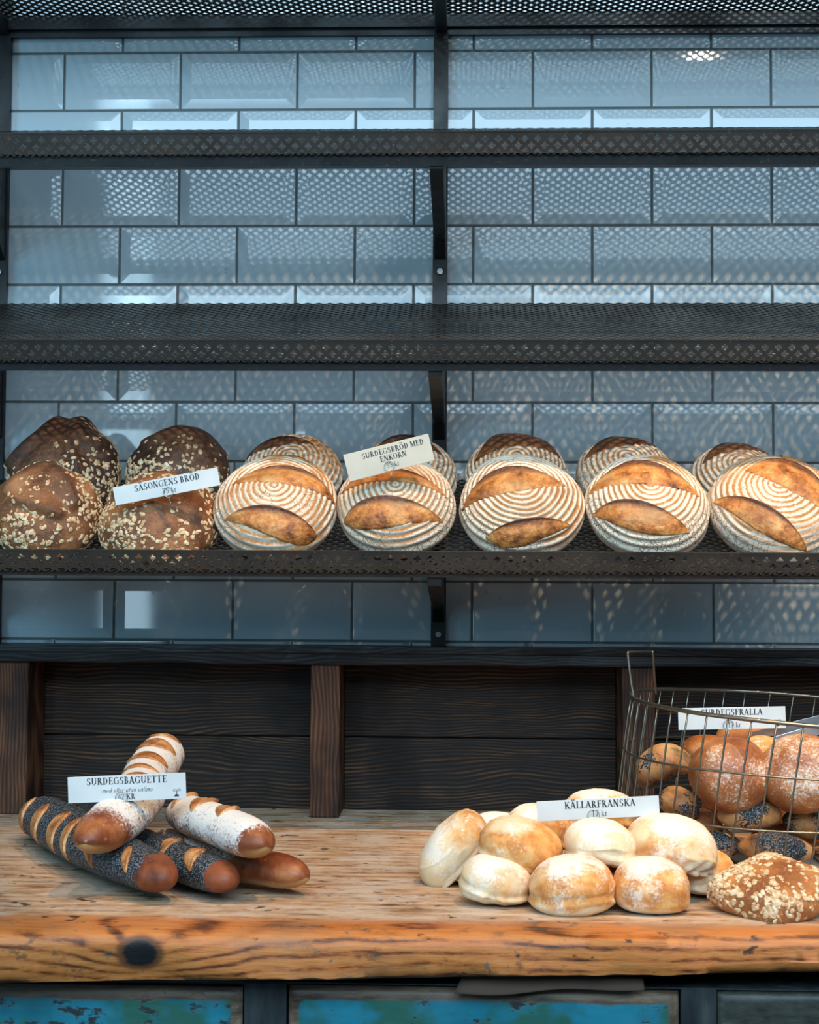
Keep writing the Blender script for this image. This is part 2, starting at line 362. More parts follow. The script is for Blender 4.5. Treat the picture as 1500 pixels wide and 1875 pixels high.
def mat_flour(name, crust_stops, amt, side=(.46, .26, .10), gold=None):
    t = NT(name); c = t.coord(rnd=True); hz = t.attr('hz'); bare = t.attr('bare')
    n1 = t.noise(c, 16, 4, .6); n2 = t.noise(c, 230, 4, .75); n3 = t.noise(c, 40, 3)
    crust = t.ramp(n1, crust_stops)
    crust = t.mix(t.map(t.math('ADD', hz, t.math('MULTIPLY', t.math('SUBTRACT', n1, .5), .8)), -.25, -.85), crust, side)
    f = t.math('ADD', t.math('MULTIPLY', n1, .55), t.math('ADD', t.math('MULTIPLY', n2, .8), t.math('MULTIPLY', hz, .12)))
    f = t.math('SUBTRACT', f, t.math('MULTIPLY', bare, .5))
    fl = t.map(f, .84-amt, 1.04-amt)
    col = t.mix(t.math('MULTIPLY', fl, .92), crust, (.74, .70, .66))
    bub = t.map(t.vor(c, 62), .10, .22, 1, 0)
    col = t.mix(t.math('MULTIPLY', t.math('MULTIPLY', bub, bare), .4), col, (.60, .27, .12))
    return t.done(col, t.map(fl, 0, 1, .36, .85), 0, t.bump(t.math('ADD', n2, t.math('ADD', n3, bub)), .5, .0014), .4)
RB = ((.34, (.095, .020, .009)), (.5, (.21, .052, .017)), (.68, (.42, .15, .05)))
M_bagfl = mat_flour('floured_baguette_crust', RB, .30)
M_bagfl2 = mat_flour('lightly_floured_baguette_crust', RB, .16)
M_brownroll = mat_flour('brown_floured_roll_crust', ((.32, (.20, .055, .018)), (.5, (.36, .12, .035)), (.7, (.58, .27, .09))), .08, (.66, .42, .19))

def mat_bun():
    t = NT('pale_bun_crust'); c = t.coord(rnd=True); hz = t.attr('hz'); tear = t.attr('tear'); gold = t.attr('gold'); fla = t.attr('flour')
    n1 = t.noise(c, 13, 4, .6); n2 = t.noise(c, 240, 4, .75); n3 = t.noise(c, 45, 4, .6)
    cream = t.mix(n3, (.64, .44, .23), (.76, .60, .40))
    golden = t.ramp(n3, ((.32, (.46, .16, .035)), (.5, (.62, .27, .075)), (.7, (.74, .43, .17))))
    g = t.map(t.math('ADD', gold, t.math('MULTIPLY', t.math('SUBTRACT', n1, .5), 1.9)), .30, .72)
    col = t.mix(g, cream, golden)
    nf = t.noise(t.coord((1, 1, 1), (4, 2, 7), src='Object'), 24, 5, .65)
    f = t.math('ADD', t.math('MULTIPLY', t.math('SUBTRACT', nf, .5), 2.2), t.math('ADD', t.math('MULTIPLY', t.math('SUBTRACT', n2, .5), 1.2), fla))
    fl = t.map(f, .05, .52)
    col = t.mix(t.math('MULTIPLY', fl, .85), col, (.76, .70, .63))
    col = t.mix(t.map(tear, .3, .7), col, t.mix(t.noise(c, 70, 4, .7), (.55, .35, .16), (.88, .78, .60)))
    h = t.math('ADD', t.math('MULTIPLY', n2, .4), t.math('ADD', t.math('MULTIPLY', n3, .6), t.math('MULTIPLY', t.math('MULTIPLY', t.noise(c, 110, 5, .8), tear), 4)))
    return t.done(col, .7, 0, t.bump(h, .55, .0016), .25)
M_bun = mat_bun()

# ------------------------------------------------------------------ THE WALL
Z0 = 2.4964                       # a horizontal joint of the tiling
g = np.random.RandomState(4)
V = []; F = []
BV = .021; GR = .0024; TH = .0036
for k in range(-3, 11):
    zc = Z0-.125*(k+.5); off = .125 if k % 2 else 0.0
    for j in range(-5, 5):
        xc = j*.25+.125+off-.125*0
        x0, x1, z0, z1 = xc-.125+GR, xc+.125-GR, zc-.0625+GR, zc+.0625-GR
        if z1 < 1.24: continue
        z0c = max(z0, 1.2385)
        ax, az = g.normal(0, .0016, 2); b = len(V)
        def tl(x, z, y): return (x, -(y+ax*(x-xc)+az*(z-zc)), z)
        for (xa, xb, za, zb, y) in ((x0, x1, z0c, z1, -.003), (x0, x1, z0c, z1, .0015), (x0+BV, x1-BV, z0c+(BV if z0c == z0 else .004), z1-BV, TH)):
            V += [tl(xa, za, y), tl(xb, za, y), tl(xb, zb, y), tl(xa, zb, y)]
        F += [(b+8, b+9, b+10, b+11)]
        for q in (0, 4):
            for e in range(4): F.append((b+q+e, b+q+(e+1) % 4, b+q+4+(e+1) % 4, b+q+4+e))
wall = mesh('wall_back', V, F, M_tile, smooth=False); tag(wall, kind='structure')
bevel(wall, .0012, 2)
mb = MB(); mb.box(-2.2, 2.2, .0005, .12, 1.2, 3.2); gw = mb.build('wall_grout', M_grout, wall)
fl = MB().box(-2.5, 2.5, -3.6, .1, -.05, 0).build('floor', M_cab); tag(fl, kind='structure')

# ------------------------------------------------------------------ THE SHELF RACK
P = .0233                          # pitch of the quatrefoil lattice
def quatrefoil_cells(cx, cy, th=.0016):
    """perforated lattice cells centred at (cx,cy); returns verts, quads. sheet thickness th in local z"""
    n = 16; a = np.arange(n)*2*PI/n
    rh = P*(.245+.062*np.cos(4*a)); hx, hy = rh*np.cos(a), rh*np.sin(a)
    q = P/2/(np.abs(np.cos(a))+np.abs(np.sin(a))); ox, oy = q*np.cos(a), q*np.sin(a)
    ring = []
    for x, y, z in ((ox, oy, 0), (hx, hy, 0), (hx, hy, -th), (ox, oy, -th)):
        ring.append(np.stack([x, y, np.full(n, z)], -1))
    base = np.concatenate(ring)                       # 4n verts
    N = len(cx); V = base[None]+np.stack([cx, cy, np.zeros(N)], -1)[:, None]
    j = np.arange(n); j2 = (j+1) % n; f = []
    for r in range(3): f.append(np.stack([r*n+j, r*n+j2, (r+1)*n+j2, (r+1)*n+j], -1))
    f = np.concatenate(f); Fq = f[None]+(np.arange(N)*4*n)[:, None, None]
    return V.reshape(-1, 3), Fq.reshape(-1, 4)
XL, XR = -1.30, 0.92
ncol = int((XR-XL)/P)
DL = .5365                         # depth of a deck
def deck_mesh():
    rows = int(DL/(P/2)); cx = []; cy = []
    for r in range(rows):
        for i in range(ncol):
            cx.append(XL+P*(i+(.5 if r % 2 else 0))); cy.append((r+.75)*P/2)
    return quatrefoil_cells(np.array(cx), np.array(cy))
def lip_mesh():
    H = .040; cx = []; cy = []
    for r in range(3):
        for i in range(ncol):
            cx.append(XL+P*(i+(.5 if r % 2 else 0))+.004); cy.append(H-.0145-r*P/2)
    V_, F_ = quatrefoil_cells(np.array(cx), np.array(cy))
    V_ = V_[:, [0, 2, 1]]*np.array([1, 1, 1])          # stand it up: (x, y=thickness, z=height)
    V_[:, 2] = np.maximum(V_[:, 2], -.002)             # the third row is folded under
    # solid top strip with the triangles between the first cells
    v = []; f = []
    yb = H-.0145; x0 = XL+.004-P/2
    for i in range(ncol):
        for y in (.0, -.0016):
            b = len(v)
            v += [(x0+P*i+P/2, y, yb+P/2), (x0+P*(i+1), y, yb), (x0+P*(i+1)+P/2, y, yb+P/2)]; f.append((b, b+1, b+2))
    vb = MB(); vb.box(XL, XR, -.0022, .0006, yb+P/2-.0002, H)
    nq = len(V_); V2 = np.vstack([V_, np.array(v), np.array(vb.v)])
    F2 = [tuple(q) for q in F_]+[tuple(i+nq for i in q) for q in f]+[tuple(i+nq+len(v) for i in q) for q in vb.f]
    return V2, F2
dV, dF = deck_mesh(); lV, lF = lip_mesh()
def bar_mesh(hh):
    mb = MB(); mb.box(XL, XR, .004, .009, -.002-hh, -.002); mb.box(XL, XR, .004, .034, -.005, -.002)
    mb.box(XL, XR, DL-.012, DL-.007, -.026, -.002)
    return mb
labels = ['second perforated iron shelf from the top, tilted forward and empty',
          'third perforated iron shelf from the top, empty, right above the loaves',
          'lowest perforated iron shelf, tilted forward and full of round loaves']
SL = math.radians(21.66)
proto = None
for i, (zf, lb, bh) in enumerate(zip((2.128, 1.756, 1.384), labels, (.020, .016, .009))):
    r = root('perforated_shelf', (0, -.511, zf), (SL, 0, 0), label=lb, cat='shelf', group='perforated iron shelves on the tiled wall')
    if proto is None:
        d = mesh('deck', dV, dF, M_sheet, r, smooth=False); l = mesh('front_lip', lV, lF, M_sheet, r, smooth=False); proto = (d, l)
    else:
        for q in proto: c = q.copy(); C.objects.link(c); c.parent = r
    bar_mesh(bh).build('front_bar', M_bar, r)
r = root('perforated_shelf', (0, -.548, 2.572), (0, 0, 0), label='level perforated iron shelf at the very top edge, seen from below', cat='shelf', group='perforated iron shelves on the tiled wall')
for q in proto: c = q.copy(); C.objects.link(c); c.parent = r
mb = MB(); mb.box(XL, XR, DL-.016, DL-.011, -.032, -.002); mb.box(XL, XR, DL-.006, DL+.004, -.046, -.014); mb.box(XL, XR, .004, .009, -.02, -.002)
mb.build('rear_bar', M_bar, r)

for nm, xc, lb in (('a', -1.128, 'black iron upright with bracket arms at the left edge of the tiled wall'),
                   ('b', -.1945, 'black iron upright with bracket arms in the middle of the tiled wall')):
    r = root('shelf_upright', (xc, 0, 1.2385), label=lb, cat='upright')
    MB().box(-.0155, .0155, -.018, -.004, 0, 1.9).build('post', M_iron, r)
    for (zt, zb) in ((2.128, 2.045), (1.756, 1.666), (1.384, 1.286), (2.59, 2.567)):
        zt -= 1.2385; zb -= 1.2385; mb = MB()
        lev = abs(zt-(2.59-1.2385)) < 1e-4
        yf, yb_ = -.50, -.020
        if lev: prof = [(-.53, zt-.03), (-.53, zt-.055), (-.02, zt-.06), (-.02, zt-.03)]
        else: prof = [(yf, zt-.004), (yf+.005, zt-.024), (-.06, zb+.03), (-.018, zb), (-.018, zt+.185), (-.03, zt+.180)]
        n = len(prof); v = [(x, y, z) for x in (-.0125, .0125) for (y, z) in prof]
        mb.add(v, [tuple(range(n))[::-1], tuple(range(n, 2*n))]+[(k, (k+1) % n, n+(k+1) % n, n+k) for k in range(n)])
        bevel(mb.build('bracket_arm', M_iron, r), .0015, 2)
    for zb in (1.640, 2.02, 1.262):
        a = np.linspace(0, 2*PI, 12, endpoint=False); v = [(.006*math.cos(t_), y, .006*math.sin(t_)+zb-1.2385) for y in (-.018, -.023) for t_ in a]
        f = [(k, (k+1) % 12, 12+(k+1) % 12, 12+k) for k in range(12)]+[tuple(range(12, 24))]
        mesh('bolt', v, f, M_steel, r, smooth=False)

# ------------------------------------------------------------------ WOODEN HUTCH
def wobbly_box(x0, x1, y0, y1, z0, z1, amp, seed, nx=60, side='front'):
    """box with gently uneven long edges"""
    ns = Noise(seed, (9, 30, 90), (amp, amp*.5, amp*.3))
    xs = np.linspace(x0, x1, nx); ring = [(y0, z0), (y0, z1), (y1, z1), (y1, z0)]; V = []
    for k, (y, z) in enumerate(ring):
        p = np.stack([xs, np.full(nx, y*3+k), np.full(nx, z*3)], -1)
        dy = ns(p) if y == y0 else 0*xs; dz = ns(p+5)
        V.append(np.stack([xs, y+dy, z+dz*(1 if z == z0 else .3)], -1))
    V = np.stack(V, 1).reshape(-1, 3)
    F = [tuple(q) for q in grid_faces(nx, 4)]+[(0, 1, 2, 3), tuple((nx-1)*4+i for i in (3, 2, 1, 0))]
    return V, F
h = root('wooden_hutch', (0, 0, .9), label='dark wooden back of the counter, three posts and planks under a black ledge', cat='hutch')
def inh(o): o.location.z -= .9; return o
V, F = wobbly_box(-1.25, .95, -.142, -.001, 1.2045, 1.2385, .0012, 3, 90); lg = inh(mesh('ledge', V, F, M_ledge, h, smooth=False)); bevel(lg, .004, 2)
V, F = wobbly_box(-1.25, .95, -.148, -.120, 1.2265, 1.2400, .0006, 5, 90); inh(mesh('ledge_nosing', V, F, M_ledge, h, smooth=False))
inh(MB().box(-1.2, .94, .0006, .02, .9005, 1.199).build('gap_blocker', M_ledge, h))  # added unseen backing, stops light showing through the plank gaps
for x0, x1 in ((-1.085, -1.017), (-.4474, -.3885), (.1731, .2377)):
    ob = inh(MB().box(x0, x1, -.131, -.002, .900, 1.2042).build('post', M_post, h)); bevel(ob, .003, 2)
for x0, x1 in ((-1.017, -.4474), (-.3885, .1731), (.2377, .95)):
    for z0, z1, dy in ((.9005, 1.0475, 0), (1.0500, 1.2040, .002)):
        ob = inh(MB().box(x0+.0005, x1-.0005, -.012+dy, -.001, z0, z1).build('back_plank', M_board, h)); bevel(ob, .002, 2)

# ------------------------------------------------------------------ WORKTOP AND CABINET
def worktop():
    nx = 240; xs = np.linspace(-1.25, .95, nx); ns = Noise(8, (5, 18, 60, 160), (.0035, .002, .0012, .0005))
    V = []
    prof = [(0, 0), (.0, 1)]
    yf = -1.1525+(xs+.2)*.055                        # the front edge is not quite parallel to the wall
    zb = .8405+(xs+.2)*.015
    ctl = [(.0, None, 0), (.04, .9, 0), (.012, .8985, .5), (.003, .8925, 1), (-.001, .880, 1), (.001, .865, 1.2), (0, 'm', 1.2), (.003, 'b3', 1.6), (.012, 'b', 1.0), (.06, 'b', 0)]
    rows = []
    rows.append(np.stack([xs, np.full(nx, -.0005), np.full(nx, .9)], -1))
    for y in (-.3, -.6, -.9): rows.append(np.stack([xs, np.full(nx, y), np.full(nx, .9)], -1))
    for k, (dy, z, a) in enumerate(ctl[1:]):
        if z == 'b': z_ = zb
        elif z == 'b3': z_ = zb+.006
        elif z == 'm': z_ = zb+.016
        else: z_ = np.full(nx, z)
        n_ = ns(np.stack([xs, np.full(nx, k*.01), np.full(nx, .3)], -1))
        rows.append(np.stack([xs, yf+dy+n_*a, z_+n_*.6*(a > 1)], -1))
    rows.append(np.stack([xs, np.full(nx, -.0005), zb], -1))
    G = np.stack(rows, 1); m = G.shape[1]
    F = grid_faces(nx, m)
    return G.reshape(-1, 3), [tuple(q) for q in F]+[tuple(range(m)), tuple((nx-1)*m+i for i in range(m))[::-1]]
V, F = worktop(); wt = mesh('worktop', V, F, M_top)
wt.modifiers.new('ws', 'EDGE_SPLIT').split_angle = math.radians(50)
tag(wt, 'thick worn pine counter top with knots and a rough amber front edge', 'counter')

cb = root('painted_cabinet', (0, -1.1, 0), label='old cabinet with flaking teal drawer fronts and black rails under the counter', cat='cabinet')
def cby(o): o.location.y += 1.1; return o
cby(MB().box(-1.24, .94, -1.085, -.05, .05, .822).build('carcass', M_cab, cb))
cby(MB().box(-1.24, .94, -1.106, -1.086, .8215, .8235).build('top_rail', M_cab, cb))
for x0, x1 in ((-.4370, -.3800), (.149, .196)):
    cby(MB().box(x0, x1, -1.108, -1.086, .05, .8215).build('stile', M_cab, cb))
def drawer(x0, x1, z0, z1, y, mat, seed):
    nx, nz = 70, 30; r = .012
    X, Z = np.meshgrid(np.linspace(x0, x1, nx), np.linspace(z0, z1, nz), indexing='ij')
    ex = np.minimum(X-x0, x1-X); ez = np.minimum(Z-z0, z1-Z); e = np.minimum(ex, ez)
    Y = y+.006*(1-np.clip(e/.012, 0, 1))**2
    edge = np.clip(1-np.minimum(ez*1.0, ex*1.2)/.034, 0, 1)
    V = np.stack([X, Y, Z], -1).reshape(-1, 3); F = [tuple(q) for q in grid_faces(nx, nz, False)]
    b = len(V); Vb = [(x0, y+.02, z0), (x1, y+.02, z0), (x1, y+.02, z1), (x0, y+.02, z1)]
    V = np.vstack([V, Vb]); c = [0, (nx-1)*nz, nx*nz-1, nz-1]
    lo = [i*nz for i in range(nx)]; hi = [i*nz+nz-1 for i in range(nx)]; le = list(range(nz)); ri = [(nx-1)*nz+j for j in range(nz)]
    F += [tuple([b, b+1]+lo[::-1]), tuple([b+2, b+3]+hi), tuple([b+3, b]+le), tuple([b+1, b+2]+ri[::-1]), (b+3, b+2, b+1, b)]
    return mesh('drawer', V, F, mat, cb, attrs={'edge': np.append(edge.ravel(), [1]*4)})
for x0, x1, z1, m_, lb in ((-1.1, -.4400, .8145, M_teal, 'flaking teal drawer front on the left'), (-.3770, .1465, .8185, M_teal, 'flaking teal drawer front in the middle'), (.1985, .90, .8205, M_oliv, 'dark olive grey drawer front')):
    d = drawer(x0, x1, .60, z1, -1.106, m_, 1); cby(d); d['label'] = lb
# a sheet of brown paper sticking out from under the counter top
nx, ny = 40, 6; X, Yv = np.meshgrid(np.linspace(-.142, .098, nx), np.linspace(0, 1, ny), indexing='ij')
u = (X+.142)/.24
yy = -1.112-.014*Yv*(1+.3*np.sin(u*7)); zz = .8385-.0*Yv-Yv*(.022-.010*u+.002*np.sin(u*9))
V = np.stack([X-.012*Yv*(u < .02), yy, zz], -1).reshape(-1, 3)
pf = mesh('paper_sheet', V, [tuple(q) for q in grid_faces(nx, ny, False)], M_kraft); m = pf.modifiers.new('s', 'SOLIDIFY'); m.thickness = .0012
tag(pf, 'brown paper flap hanging out under the front edge of the counter', 'paper')

# ------------------------------------------------------------------ BOULES
def dome_r(R, ht, hb, th):
    """profile of a round loaf: theta 0 = middle of the top"""
    r = R*np.sin(th)**.92; z = np.where(np.cos(th) > 0, ht, hb)*np.sign(np.cos(th))*np.abs(np.cos(th))**1.0
    return r, z
def boule(name_label, loc, e_deg, roll, R, scores, seed, ht=.60, hb=.52, mat=None, smat=None, lean=0, ringc=(0, 0), group='round floured sourdough loaves'):
    mat = mat or M_boule; smat = smat or M_score
    ns = Noise(seed, (14, 34, 80), (.022, .011, .004))
    HT, HB = ht*R, hb*R
    rt = root('sourdough_boule', loc, (math.radians(90-e_deg), math.radians(lean), 0), label=name_label, cat='bread', group=group)
    n, m = 130, 220
    th = np.linspace(0.0001, PI-.0001, n)[:, None]; ph = np.linspace(0, 2*PI, m, endpoint=False)[None]
    r, z = dome_r(R, HT, HB, th); X = r*np.cos(ph); Y = r*np.sin(ph); Zz = z+0*ph
    Pt = np.stack([X, Y, Zz], -1)
    arcn = np.sqrt((X-ringc[0]*R)**2+(Y-ringc[1]*R)**2+(Zz*.8-HT*.8)**2)
    def disp(p): return p*(1+ns(p))[..., None]
    arcv = arcn
    # concentric proofing ridges, slightly raised
    nrm = Pt/np.array([R*R, R*R, HT*HT]); nrm /= np.linalg.norm(nrm, axis=-1)[..., None]
    Pt2 = disp(Pt)+nrm*(.0011*np.sin(arcv*2*PI/.0098+Noise(seed+30, (9, 28), (1.6, .6))(Pt)))[..., None]
    rim = np.clip(th/(PI/2), 0, 2)+0*ph
    cr = mesh('crust', Pt2.reshape(-1, 3), grid_faces(n, m)[:, ::-1].copy(), mat, rt, attrs={'arc': arcv, 'rim': rim})
    cb_ = math.radians(90-e_deg); s_, c_ = math.sin(cb_), math.cos(cb_)
    def face_uv(dx, dy):          # from the loaf's face-on outline (radii right, radii up) to its disc coordinates
        u_, v_ = dx, dy
        for _ in range(40):
            w_ = ht*math.sqrt(max(0.02, 1-u_*u_-v_*v_)); v_ += .5*((dy-c_*w_)/s_-v_)
            q = math.hypot(u_, v_)
            if q > .97: u_, v_ = u_*.97/q, v_*.97/q
        return np.array([u_, v_])
    for (A, B, U, L, bulge) in scores:
        A, B, U, L = (face_uv(*q) for q in (A, B, U, L))
        cu, cl = 2*U-(A+B)/2, 2*L-(A+B)/2
        ns_, nt = 90, 26; s = np.linspace(0, 1, ns_)[:, None]
        def bz(cc): return (1-s)**2*A+2*s*(1-s)*cc+s**2*B
        lo_, up_ = bz(cl), bz(cu); tt = np.linspace(0, 1, nt)
        nz_ = Noise(seed+7, (60, 200), (.5, .3))
        sh = np.sin(PI*s[:, 0])**.7
        wdt = np.linalg.norm(up_-lo_, axis=1)*R
        V = []; ear = []; md = []
        for j, tj in enumerate(list(tt)+[1.02, 1.0]):
            uv = lo_+(up_-lo_)*tj
            if j == nt: off = np.full(ns_, bulge*.9)*sh
            elif j == nt+1: off = np.full(ns_, -.004)
            else:
                prof = (math.sin(PI*min(tj*1.15, 1))**.7*.55 + 1.0*max(0, (tj-.62)/.38)**1.5)
                off = .0008+bulge*sh*prof
                if j == 0: off = off*0-.002
            q = np.clip(np.linalg.norm(uv, axis=1), 0, .985); uvn = uv*(q/np.maximum(np.linalg.norm(uv, axis=1), 1e-6))[:, None]
            zz = HT*np.sqrt(1-q**2)**1.0*1.0
            # same profile as dome_r: r=R sin^.92
            sn = q**(1/.92); zz = HT*np.sqrt(np.clip(1-sn**2, 0, 1))
            p = np.stack([uvn[:, 0]*R, uvn[:, 1]*R, zz], -1)
            nn = p/np.array([R*R, R*R, HT*HT]); nn /= np.linalg.norm(nn, axis=1)[:, None]
            pd = disp(p); off = off+.0009*nz_(p)*(sh if j > 0 else 0)
            V.append(pd+nn*off[:, None]); ear.append(np.full(ns_, min(tj, 1)**1.0)*(.62+.38*sh)); md.append(np.full(ns_, math.sin(PI*min(tj, 1))))
        V = np.stack(V, 1); k = V.shape[1]
        F = grid_faces(ns_, k, False)
        mesh('score', V.reshape(-1, 3), F.copy(), smat, rt, attrs={'ear': np.stack(ear, 1), 'mid': np.stack(md, 1)})
    return rt
def sc_px(cx, cy, R, pts, bulge=.006):
    return tuple(((x-cx)/R, (cy-y)/R) for x, y in pts)+(bulge,)
def pushed(*a): return a

G_ROUND = 'floured round loaves on the lowest shelf'
def pxs(cx, cy, R, *scs):
    out = []
    for s in scs:
        b = s[4] if len(s) > 4 else .006
        out.append(tuple(((x-cx)/R, (cy-y)/R) for x, y in s[:4])+(b,))
    return out
# (face-on mark positions are given on each loaf's own outline: loaf centre and radius first)
boule('floured round loaf with two slashes, leftmost of the front floured row', (-.4838, -.41, 1.500), 37, 0, .1105,
      pxs(508, 928, 112, ((429, 889), (616, 925), (533, 858), (533, 889)), ((422, 953), (603, 979), (508, 930), (528, 991), .007), ((478, 838), (602, 879), (530, 823), (535, 835), .004)), 11, group=G_ROUND)
boule('floured round loaf with a price card pinned into it, second of the front floured row', (-.265, -.41, 1.504), 37, 0, .1065,
      pxs(727, 924, 108, ((628, 905), (820, 910), (718, 861), (719, 882)), ((630, 956), (812, 955), (704, 912), (702, 969), .007)), 12, group=G_ROUND)
boule('round floured loaf right of the upright, its lower slash sloping up to the right', (-.0411, -.405, 1.5035), 37, 0, .1145,
      pxs(952, 927, 117, ((839, 937), (1034, 891), (922, 859), (940, 903)), ((874, 990), (1042, 963), (952, 955), (957, 1004))), 13, group=G_ROUND)
boule('floured round loaf with two wide level slashes, second right of the upright', (.1901, -.41, 1.504), 37, 0, .113,
      pxs(1186, 927, 115, ((1073, 907), (1276, 911), (1174, 846), (1178, 889)), ((1077, 946), (1251, 975), (1155, 920), (1164, 979), .007)), 14, group=G_ROUND)
boule('round floured loaf at the right edge, both slashes running down to the right', (.4152, -.405, 1.500), 37, 0, .1165,
      pxs(1414, 932, 117, ((1362, 863), (1522, 965), (1448, 853), (1436, 905)), ((1303, 920), (1463, 1006), (1381, 924), (1372, 974), .006), ((1438, 842), (1508, 868), (1476, 834), (1470, 848), .003)), 15, group=G_ROUND)
G_BACK = 'shaded loaves in the back row of the lowest shelf'
boule('darker ringed loaf in the back row behind the leftmost floured loaf', (-.4809, -.205, 1.574), 42, 0, .101,
      pxs(535, 872, 98, ((444, 842), (578, 812), (505, 801), (510, 817), .004)), 21, smat=M_score_shade, group=G_BACK)
boule('dark ringed loaf mostly hidden behind the tilted price card', (-.2549, -.215, 1.572), 42, 0, .099, pxs(745, 888, 96, ((670, 860), (815, 850), (740, 808), (742, 826), .004)), 22, smat=M_score_shade, group=G_BACK)
boule('dark ringed loaf behind the first loaf right of the upright', (-.0409, -.215, 1.572), 42, 0, .104, pxs(945, 893, 102, ((862, 868), (1030, 858), (945, 803), (945, 838), .004)), 23, smat=M_score_shade, group=G_BACK)
boule('dark ringed loaf peeking out above the second loaf right of the upright', (.172, -.205, 1.576), 42, 0, .093, pxs(1145, 885, 90, ((1068, 858), (1226, 836), (1150, 798), (1150, 828), .004)), 24, smat=M_score_shade, group=G_BACK)
boule('rightmost dark ringed loaf in the back row, seen in a gap', (.3911, -.205, 1.566), 42, 0, .091, pxs(1352, 890, 88, ((1283, 861), (1424, 845), (1350, 808), (1350, 832), .004)), 25, smat=M_score_shade, group=G_BACK)

# ------------------------------------------------------------------ OAT LOAVES
def flakes(Pt, Nr, count, size, seed, dens=None):
    g = np.random.RandomState(seed); pr = dens/dens.sum()
    idx = g.choice(len(Pt), count, p=pr)
    n = 9; a = np.linspace(0, 2*PI, n, endpoint=False); V = []; F = []
    for i in idx:
        p, nn = Pt[i], Nr[i]; nn = nn+g.normal(0, .13, 3); nn /= np.linalg.norm(nn)
        u = np.cross(nn, g.normal(size=3)); u /= np.linalg.norm(u); v = np.cross(nn, u)
        L = size*g.uniform(.6, 1.3); W_ = L*g.uniform(.5, .8); q = p+g.normal(0, .0006, 3)
        b = len(V); cur = g.uniform(-.25, .25)
        for hgt, sc_ in ((-.0012, .95), (.0001, 1.), (.0006, .75)):
            for t_ in a: V.append(q+u*L*.5*sc_*math.cos(t_)+v*W_*.5*sc_*math.sin(t_)*(1+.15*math.cos(3*t_))+nn*(hgt+cur*L*.3*math.cos(t_)**2))
        V.append(q+nn*.0004); c = len(V)-1
        for r_ in range(2):
            for k in range(n): F.append((b+r_*n+k, b+r_*n+(k+1) % n, b+(r_+1)*n+(k+1) % n, b+(r_+1)*n+k))
        for k in range(n): F.append((b+2*n+k, b+2*n+(k+1) % n, c))
    return np.array(V), F
def normals(G):
    du = np.gradient(G, axis=0); dv = np.roll(G, -1, 1)-np.roll(G, 1, 1)
    n_ = np.cross(dv, du); n_ /= np.linalg.norm(n_, axis=-1)[..., None]+1e-12
    s = np.sign((n_*G).sum(-1)); s[s == 0] = 1
    return n_*s[..., None]
def segdist(X, Y, poly):
    d = np.full(X.shape, 9.); 
    for (x0, y0), (x1, y1) in zip(poly[:-1], poly[1:]):
        L2 = (x1-x0)**2+(y1-y0)**2; t_ = np.clip(((X-x0)*(x1-x0)+(Y-y0)*(y1-y0))/L2, 0, 1)
        d = np.minimum(d, np.hypot(X-x0-t_*(x1-x0), Y-y0-t_*(y1-y0)))
    return d
def oat_loaf(label, loc, e_deg, R, ridges, seed, mat, nfl, bald, peak=(0, .6), ht=.8, pk=.25):
    """ridges: polylines in the loaf's face-on frame (radii right, radii up)"""
    rt = root('oat_loaf', loc, (math.radians(90-e_deg), 0, 0), label=label, cat='bread', group='brown oat-crusted loaves on the lowest shelf')
    n, m = 150, 240; th = np.linspace(0.0001, PI-.0001, n)[:, None]; ph = np.linspace(0, 2*PI, m, endpoint=False)[None]
    r = R*np.sin(th)**.95; z = np.where(np.cos(th) > 0, ht, .5)*R*np.sign(np.cos(th))*np.abs(np.cos(th))
    G = np.stack([r*np.cos(ph), r*np.sin(ph), z+0*ph], -1)
    b = math.radians(90-e_deg)
    fx = G[..., 0]/R; fy = (G[..., 1]*math.sin(b)+G[..., 2]*math.cos(b))/R
    front = np.clip((G[..., 2]/R+.1)*4, 0, 1)
    ns = Noise(seed, (12, 30, 75, 170), (.035, .022, .011, .005))
    D = ns(G)
    rid = np.zeros(fx.shape)
    for poly, amp, wd in ridges:
        wob = Noise(seed+3, (40,), (.04,))(G)
        d = segdist(fx+wob, fy+wob, poly); rg = np.exp(-(d/wd)**2); D = D+rg*amp*front; rid = np.maximum(rid, np.exp(-(d/(wd*.55))**2)*front)
        below = segdist(fx, fy+wd*1.7, poly); D = D-np.exp(-(below/wd)**2)*amp*.55*front
    D = D+pk*np.exp(-(((fx-peak[0])/.5)**2+((fy-peak[1])/.38)**2))*1.0*(G[..., 2] > -R*.3)*.45
    G2 = G*(1+D[..., None])
    mesh('crust', G2.reshape(-1, 3), grid_faces(n, m)[:, ::-1].copy(), mat, rt, attrs={'ridge': rid})
    Nr = normals(G2)
    area_w = np.sin(th)+0*ph
    cl = Noise(seed+9, (22, 60), (.6, .4))(G)
    dens = area_w*np.clip(.55+cl*.8, .03, 2)*(G[..., 2] > -.4*R)*np.exp(-rid*2)
    for (bx, by, brx, bry) in bald: dens = dens*(1-.97*np.exp(-(((fx-bx)/brx)**2+((fy-by)/bry)**2)**2))
    Vf, Ff = flakes(G2.reshape(-1, 3), Nr.reshape(-1, 3), nfl, .0105, seed, dens.ravel())
    f = mesh('oat_flakes', Vf, Ff, M_flake, rt); f['kind'] = 'stuff'
    return rt
oat_loaf('peaked brown oat loaf at the left edge of the lowest shelf, front row', (-.9076, -.40, 1.478), 45, .103,
         [([(-1.0, .42), (-.5, .62), (-.1, .84), (.22, .64), (.6, .3)], .10, .10), ([(-.85, -.1), (-.42, .36), (-.05, .2), (.4, .08)], .09, .08)], 31, M_oat, 1150, [(-.55, .55, .42, .2), (.25, .3, .2, .14)], peak=(-.12, .75))
